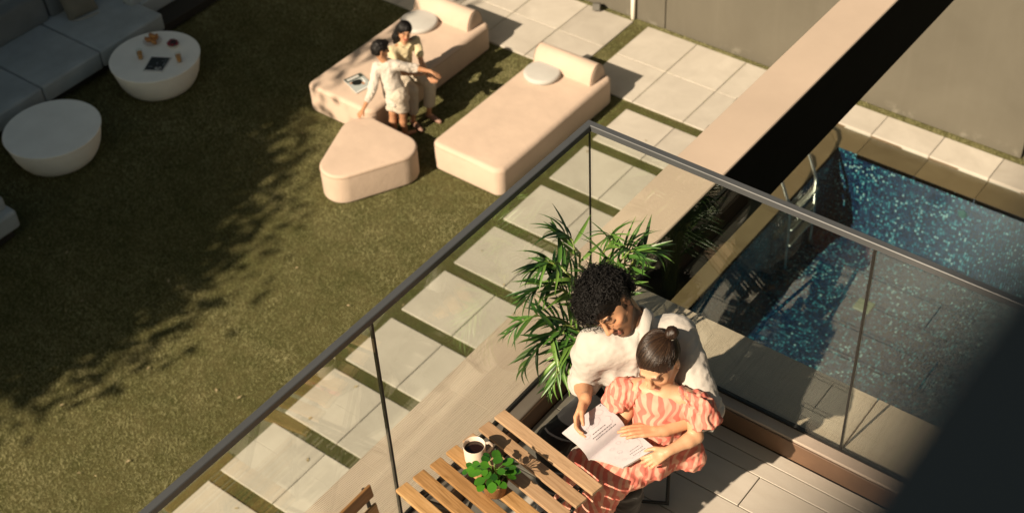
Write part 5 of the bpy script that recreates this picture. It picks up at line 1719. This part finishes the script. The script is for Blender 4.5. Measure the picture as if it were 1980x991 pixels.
F_.chain([WL_(-.055, -.055, -.01), WL_(-.06, -.085, -.10), WL_(-.045, -.095, -.19)], [.055, .052, .030], .03)
F_.chain([WL_(-.07, .02, -.02), WL_(-.095, .0, -.13), WL_(-.10, -.02, -.24)], [.065, .065, .035], .03)
F_.ell(WL_(.125, .008, -.042), A3(.085, .070, .105), (wf, wl_, wu), .008, True)
def whair(P):
    q = P - WL_(-.02, 0, .12)
    a = np.arctan2(q @ wl_, q @ wf)
    return .004 * np.sin(a * 22 + noise3(P, 18, 2) * 2) + .002 * np.sin(a * 57)
skin(F_, .006, 'hair', M_HAIRB, woman, 1, whair)

# ------------------------------------------------------------------ palm in the corner of the balcony
M_PALM = None
def m_palm():
    t = NT('palm leaflet')
    oi = t.new('ShaderNodeObjectInfo')
    v = t.coord()
    sx = t.new('ShaderNodeSeparateXYZ'); t.ln(v, sx.inputs[0])
    c = t.ramp(oi.outputs['Random'], [(0.0, (.022, .066, .012)), (.55, (.055, .140, .022)), (1.0, (.125, .225, .042))])
    tip = t.ramp(sx.outputs[0], [(0.80, 0.0), (1.0, 1.0)])
    c = t.mix(t.math('MULTIPLY', tip, .3), c, (.26, .22, .08))
    t.base(c); t.set(.38, spec=.5)
    return t.m
M_PALM = m_palm()
palm = empty('palm', (5.385, -6.655, FZ), label='bushy green areca palm in a dark pot in the balcony corner behind the man', cat='palm')
M_POT = simple('dark terracotta', (.045, .022, .016), .6, bump=.1)
sharp(MB().lathe([(.10, 0), (.112, .004), (.150, .27), (.158, .275), (.158, .30), (.142, .302), (.138, .27), (.01, .262)], (0, 0, 0), 36).build('pot', M_POT, palm), 45)
sharp(MB().lathe([(.139, .265), (.004, .272)], (0, 0, 0), 20).build('soil', M_SOIL, palm), 60)
def leaflet_me(L_, bend, name='leaflet', n=6):
    V = []; F = []
    for i in range(n + 1):
        t = i / n
        w_ = .072 * (math.sin(math.pi * (t * .92 + .06)) ** .8) * (1 - .55 * t) + .0015
        z = -bend * t ** 2
        x = t * (1 - .25 * bend * t)
        V += [(x, -w_, z + w_ * .55), (x, 0, z), (x, w_, z + w_ * .55)]
    for i in range(n):
        a = i * 3
        F += [(a, a + 3, a + 4, a + 1), (a + 1, a + 4, a + 5, a + 2)]
    me = bpy.data.meshes.new(name); me.from_pydata(V, [], F); me.update()
    me.polygons.foreach_set('use_smooth', [True] * len(me.polygons)); me.materials.append(M_PALM)
    return me
LEAF = [leaflet_me(1, b) for b in (.10, .22, .36, .55)]
M_STALK = simple('palm stalk', (.16, .20, .045), .5)
def frond(az_deg, H_, reach, droop, n, lmax, seed, z0=.28):
    r = random.Random(seed)
    a = math.radians(az_deg)
    dirh = Vector((math.cos(a), math.sin(a), 0))
    side = Vector((-dirh.y, dirh.x, 0))
    pts = []
    for i in range(17):
        t = i / 16
        pts.append(Vector((dirh.x * .03, dirh.y * .03, z0)) + dirh * reach * t ** 1.5 + Vector((0, 0, H_ * (1 - (1 - t) ** 1.8) - droop * t ** 3.2)) + side * .03 * math.sin(t * 3) * r.uniform(-1, 1))
    fr = MB().tube(pts, [.0075 * (1 - .8 * i / 16) + .001 for i in range(17)], 6).build('frond', M_STALK, palm)
    for i in range(n):
        t = .34 + .655 * i / (n - 1)
        k = t * 16; j = min(int(k), 15); p = pts[j].lerp(pts[j + 1], k - j)
        tg = (pts[j + 1] - pts[j]).normalized()
        sd = -1 if i % 2 else 1
        sv = tg.cross(Vector((0, 0, 1)))
        sv = sv.normalized() if sv.length > 1e-3 else side.copy()
        nv = sv.cross(tg).normalized()
        open_ = math.radians(62 - 42 * ((t - .34) / .66)) + r.uniform(-.12, .12)
        d = (tg * math.cos(open_) + sv * sd * math.sin(open_) + nv * r.uniform(.05, .30)).normalized()
        y = nv.cross(d).normalized(); z = d.cross(y)
        L_ = lmax * (math.sin(math.pi * (.18 + .72 * (t - .34) / .66)) ** .7) * r.uniform(.85, 1.1)
        o = link('leaflet', r.choice(LEAF), fr)
        M = Matrix((d, y, z)).transposed().to_4x4()
        M.translation = p
        o.matrix_local = M @ Matrix.Diagonal((L_, L_ * r.uniform(.8, 1.1), L_, 1))
    return fr
specF = [(203, .66, .28, .18, 36, .17, 1), (225, .66, .34, .22, 36, .18, 2), (248, .48, .40, .30, 36, .18, 3), (268, .42, .36, .26, 34, .17, 4),
         (235, .80, .30, .14, 32, .17, 5), (285, .76, .18, .10, 28, .17, 6), (350, .84, .17, .04, 36, .18, 7), (20, .80, .20, .08, 36, .18, 8), (320, .88, .08, .02, 34, .18, 9), (215, .42, .42, .26, 34, .17, 12), (260, .30, .32, .22, 26, .17, 10), (190, .80, .22, .10, 30, .17, 13), (60, .72, .12, .06, 18, .15, 11)]
for s_ in specF: frond(*s_)
# ================================================================== grass and trees
def blade_field():
    X0, X1, Y0, Y1 = -9.4, 2.1, -8.2, 3.42
    n = int((X1 - X0) * (Y1 - Y0) * 6200)
    x = nrg.uniform(X0, X1, n); y = nrg.uniform(Y0, Y1, n)
    keep = np.ones(n, bool)
    for (a, b, c, d) in SLABS:
        keep &= ~((x > a + .012) & (x < b - .012) & (y > c + .012) & (y < d - .012))
    for (a, b, c, d) in ((-3.25, -2.28, -.5, 1.7), (-1.2, -.3, -.5, 1.65), (-9.4, -6.7, -6, 1)):
        keep &= ~((x > a) & (x < b) & (y > c) & (y < d))
    keep &= ~((x > .012) & (x < 2.1) & (y > -.9 * 9) & ((np.mod(y, .9) < .725) & (np.mod(y, .9) > .012) & (y < 1.6)))
    x, y = x[keep], y[keep]; n = len(x)
    # extra dense tufts along the foot of the wall
    xw = nrg.uniform(-9, 2.1, 9000); yw = nrg.uniform(3.335, 3.415, 9000)
    xv = nrg.uniform(2.1, 6.5, 5000); yv_ = nrg.uniform(3.30, 3.415, 5000)
    x = np.concatenate([x, xw, xv]); y = np.concatenate([y, yw, yv_]); n = len(x)
    def fbm(sx, seed):
        r = np.random.RandomState(seed); s = 0
        for k in range(7):
            a = r.uniform(0, 6.28); f_ = sx * (1.7 ** k) * 0.6
            s = s + np.sin((x * math.cos(a) + y * math.sin(a)) * f_ + r.uniform(0, 6.28) + 1.3 * np.sin(y * f_ * .7 + k) + 1.1 * np.cos(x * f_ * .6 - k)) / (1.25 ** k)
        return s / 3.2
    p1 = fbm(1.1, 3); p2 = fbm(7.0, 5)
    h = nrg.uniform(.010, .024, n) * (1 + .25 * p2)
    edge_ = np.zeros(n, bool)
    for (a, b, c, d) in SLABS:
        edge_ |= (x > a - .004) & (x < b + .004) & (y > c - .004) & (y < d + .004)
    h[edge_] = nrg.uniform(.026, .038, int(edge_.sum()))
    wd = nrg.uniform(.0024, .0046, n)
    a = nrg.uniform(0, 2 * math.pi, n); la = nrg.uniform(0, 2 * math.pi, n); ll = nrg.uniform(.5, 1.9, n) * h
    V = np.empty((n, 3, 3), np.float32)
    V[:, 0, 0] = x - np.cos(a) * wd / 2; V[:, 0, 1] = y - np.sin(a) * wd / 2; V[:, 0, 2] = 0
    V[:, 1, 0] = x + np.cos(a) * wd / 2; V[:, 1, 1] = y + np.sin(a) * wd / 2; V[:, 1, 2] = 0
    V[:, 2, 0] = x + np.cos(la) * ll; V[:, 2, 1] = y + np.sin(la) * ll; V[:, 2, 2] = h
    t = np.clip(.42 + .30 * p1 + .22 * p2 + nrg.normal(0, .12, n), 0, 1)[:, None]
    green = np.array([.215, .222, .090]); straw = np.array([.415, .385, .205])
    C = green * (1 - t) + straw * t
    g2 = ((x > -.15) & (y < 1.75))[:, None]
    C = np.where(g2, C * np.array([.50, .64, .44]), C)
    C *= nrg.uniform(.84, 1.16, (n, 1)) * np.clip(1.06 + .20 * p1 + .10 * p2, .6, 1.4)[:, None]
    tm = NT('grass blade')
    at = tm.new('ShaderNodeVertexColor', layer_name='Col')
    tm.base(at.outputs[0]); tm.set(0.75, spec=0.15)
    ge = tm.new('ShaderNodeNewGeometry')
    up_ = tm.new('ShaderNodeVectorMath', operation='MULTIPLY_ADD'); up_.inputs[1].default_value = (.55, .55, .55); up_.inputs[2].default_value = (0, 0, 1)
    nz_ = tm.new('ShaderNodeVectorMath', operation='NORMALIZE')
    tm.ln(ge.outputs['Normal'], up_.inputs[0]); tm.ln(up_.outputs[0], nz_.inputs[0]); tm.ln(nz_.outputs[0], tm.b.inputs['Normal'])
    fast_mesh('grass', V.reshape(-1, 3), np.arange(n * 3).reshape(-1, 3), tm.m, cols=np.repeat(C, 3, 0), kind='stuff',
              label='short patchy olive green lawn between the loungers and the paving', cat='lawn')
blade_field()
def litter():
    V = []; F = []
    for _ in range(70):
        x, y = rnd.uniform(-7, .9), rnd.uniform(-6.5, 1.6)
        if -3.5 < x < -.1 and -.8 < y: continue
        a = rnd.uniform(0, 6.28); L = rnd.uniform(.014, .034); z = .026
        b = len(V)
        c, s = math.cos(a), math.sin(a)
        V += [(x - c * L, y - s * L, z), (x + s * L * .4, y - c * L * .4, z + .006), (x + c * L, y + s * L, z + .004), (x - s * L * .4, y + c * L * .4, z + .008)]
        F.append((b, b + 1, b + 2, b + 3))
    mesh('fallen_leaves', V, F, simple('dry leaf', (.34, .27, .15), .8, var=.3), kind='stuff', label='few dry fallen leaves scattered over the lawn and paving', cat='fallen leaves')
litter()

def m_leaf(name, a, b):
    t = NT(name)
    g = t.new('ShaderNodeNewGeometry')
    c = t.ramp(g.outputs['Random Per Island'], [(0.0, a), (1.0, b)])
    t.base(c); t.set(0.5, spec=0.4)
    return t.m
M_TLEAF = m_leaf('tree leaf', (0.025, 0.05, 0.012), (0.06, 0.095, 0.025))
M_BARK = simple('bark', (0.10, 0.075, 0.05), 0.9, var=0.4, vscale=12, bump=0.6, bscale=20, bdist=0.03)
def tree(x, y, h, cr, n, label, seed, clump=0.5):
    r = np.random.RandomState(seed)
    T_ = empty('tree', (x, y, 0), label=label, cat='tree', group='garden trees beside the lawn')
    hb = h - cr * 1.1
    b = MB()
    b.tube([(0, 0, -.1), (.05, .03, hb * .4), (-.04, .06, hb * .8), (0, 0, h - cr * .7)], [.24, .19, .15, .09], 10)
    tips = []
    for i in range(11):
        a = r.uniform(0, 6.28); e = r.uniform(-.15, 1.1); L = cr * r.uniform(.55, .9)
        z0 = hb * r.uniform(.75, 1.1)
        m1 = Vector((math.cos(a) * L * .5, math.sin(a) * L * .5, z0 + L * .4 * e + .3))
        m2 = Vector((math.cos(a) * L, math.sin(a) * L, z0 + L * e + .3))
        b.tube([(0, 0, z0), m1, m2], [.08, .055, .02], 6)
    sharp(b.build('trunk', M_BARK, T_), 60)
    K = 46
    cc = []
    while len(cc) < K:
        p = r.uniform(-1, 1, 3)
        d = np.linalg.norm(p)
        if .35 < d < 1: cc.append(p * np.array([cr, cr, cr * .8]))
    cc = np.array(cc); cc[:, 2] += h - cr * .75
    idx = r.randint(0, K, n)
    P = cc[idx] + r.normal(0, clump, (n, 3)) * np.array([1, 1, .75])
    s = r.uniform(.05, .11, n)
    A = r.normal(size=(n, 3)); A /= np.linalg.norm(A, axis=1)[:, None]
    B = np.cross(A, r.normal(size=(n, 3))); B /= np.linalg.norm(B, axis=1)[:, None]
    V = np.stack([P - A * s[:, None], P + B * s[:, None] * .5, P + A * s[:, None] * 1.1, P - B * s[:, None] * .5], 1)
    fast_mesh('crown', V.reshape(-1, 3), np.arange(n * 4).reshape(-1, 4), M_TLEAF, T_, nper=4)
tree(-7.0, -15.4, 8.0, 3.0, 85000, 'broad leafy tree farthest down the lawn, to the left of the picture', 1)
tree(-7.35, -11.6, 8.4, 3.3, 95000, 'broad leafy tree midway along the left of the lawn', 2)
tree(-8.3, -8.5, 8.2, 3.1, 85000, 'broad leafy tree nearest the grey sofa, left of the lawn', 3)
tree(-13.2, -5.2, 9.5, 3.6, 26000, 'unseen tall tree behind the grey sofa, added to block sky, nearest the house end', 4)  # this pair stands out of view, added to cut skylight on the lawn
tree(-13.6, -0.6, 9.5, 3.6, 26000, 'unseen tall tree behind the grey sofa, added to block sky, nearest the garden wall', 5)
tree(-9.5, 7.2, 9.0, 3.4, 24000, 'unseen tall tree beyond the garden wall, added to block sky, left one of a pair', 6)  # out of view behind the wall, added to block the sky on that side
tree(-3.0, 8.2, 9.0, 3.4, 24000, 'unseen tall tree beyond the garden wall, added to block sky, right one of a pair', 7)
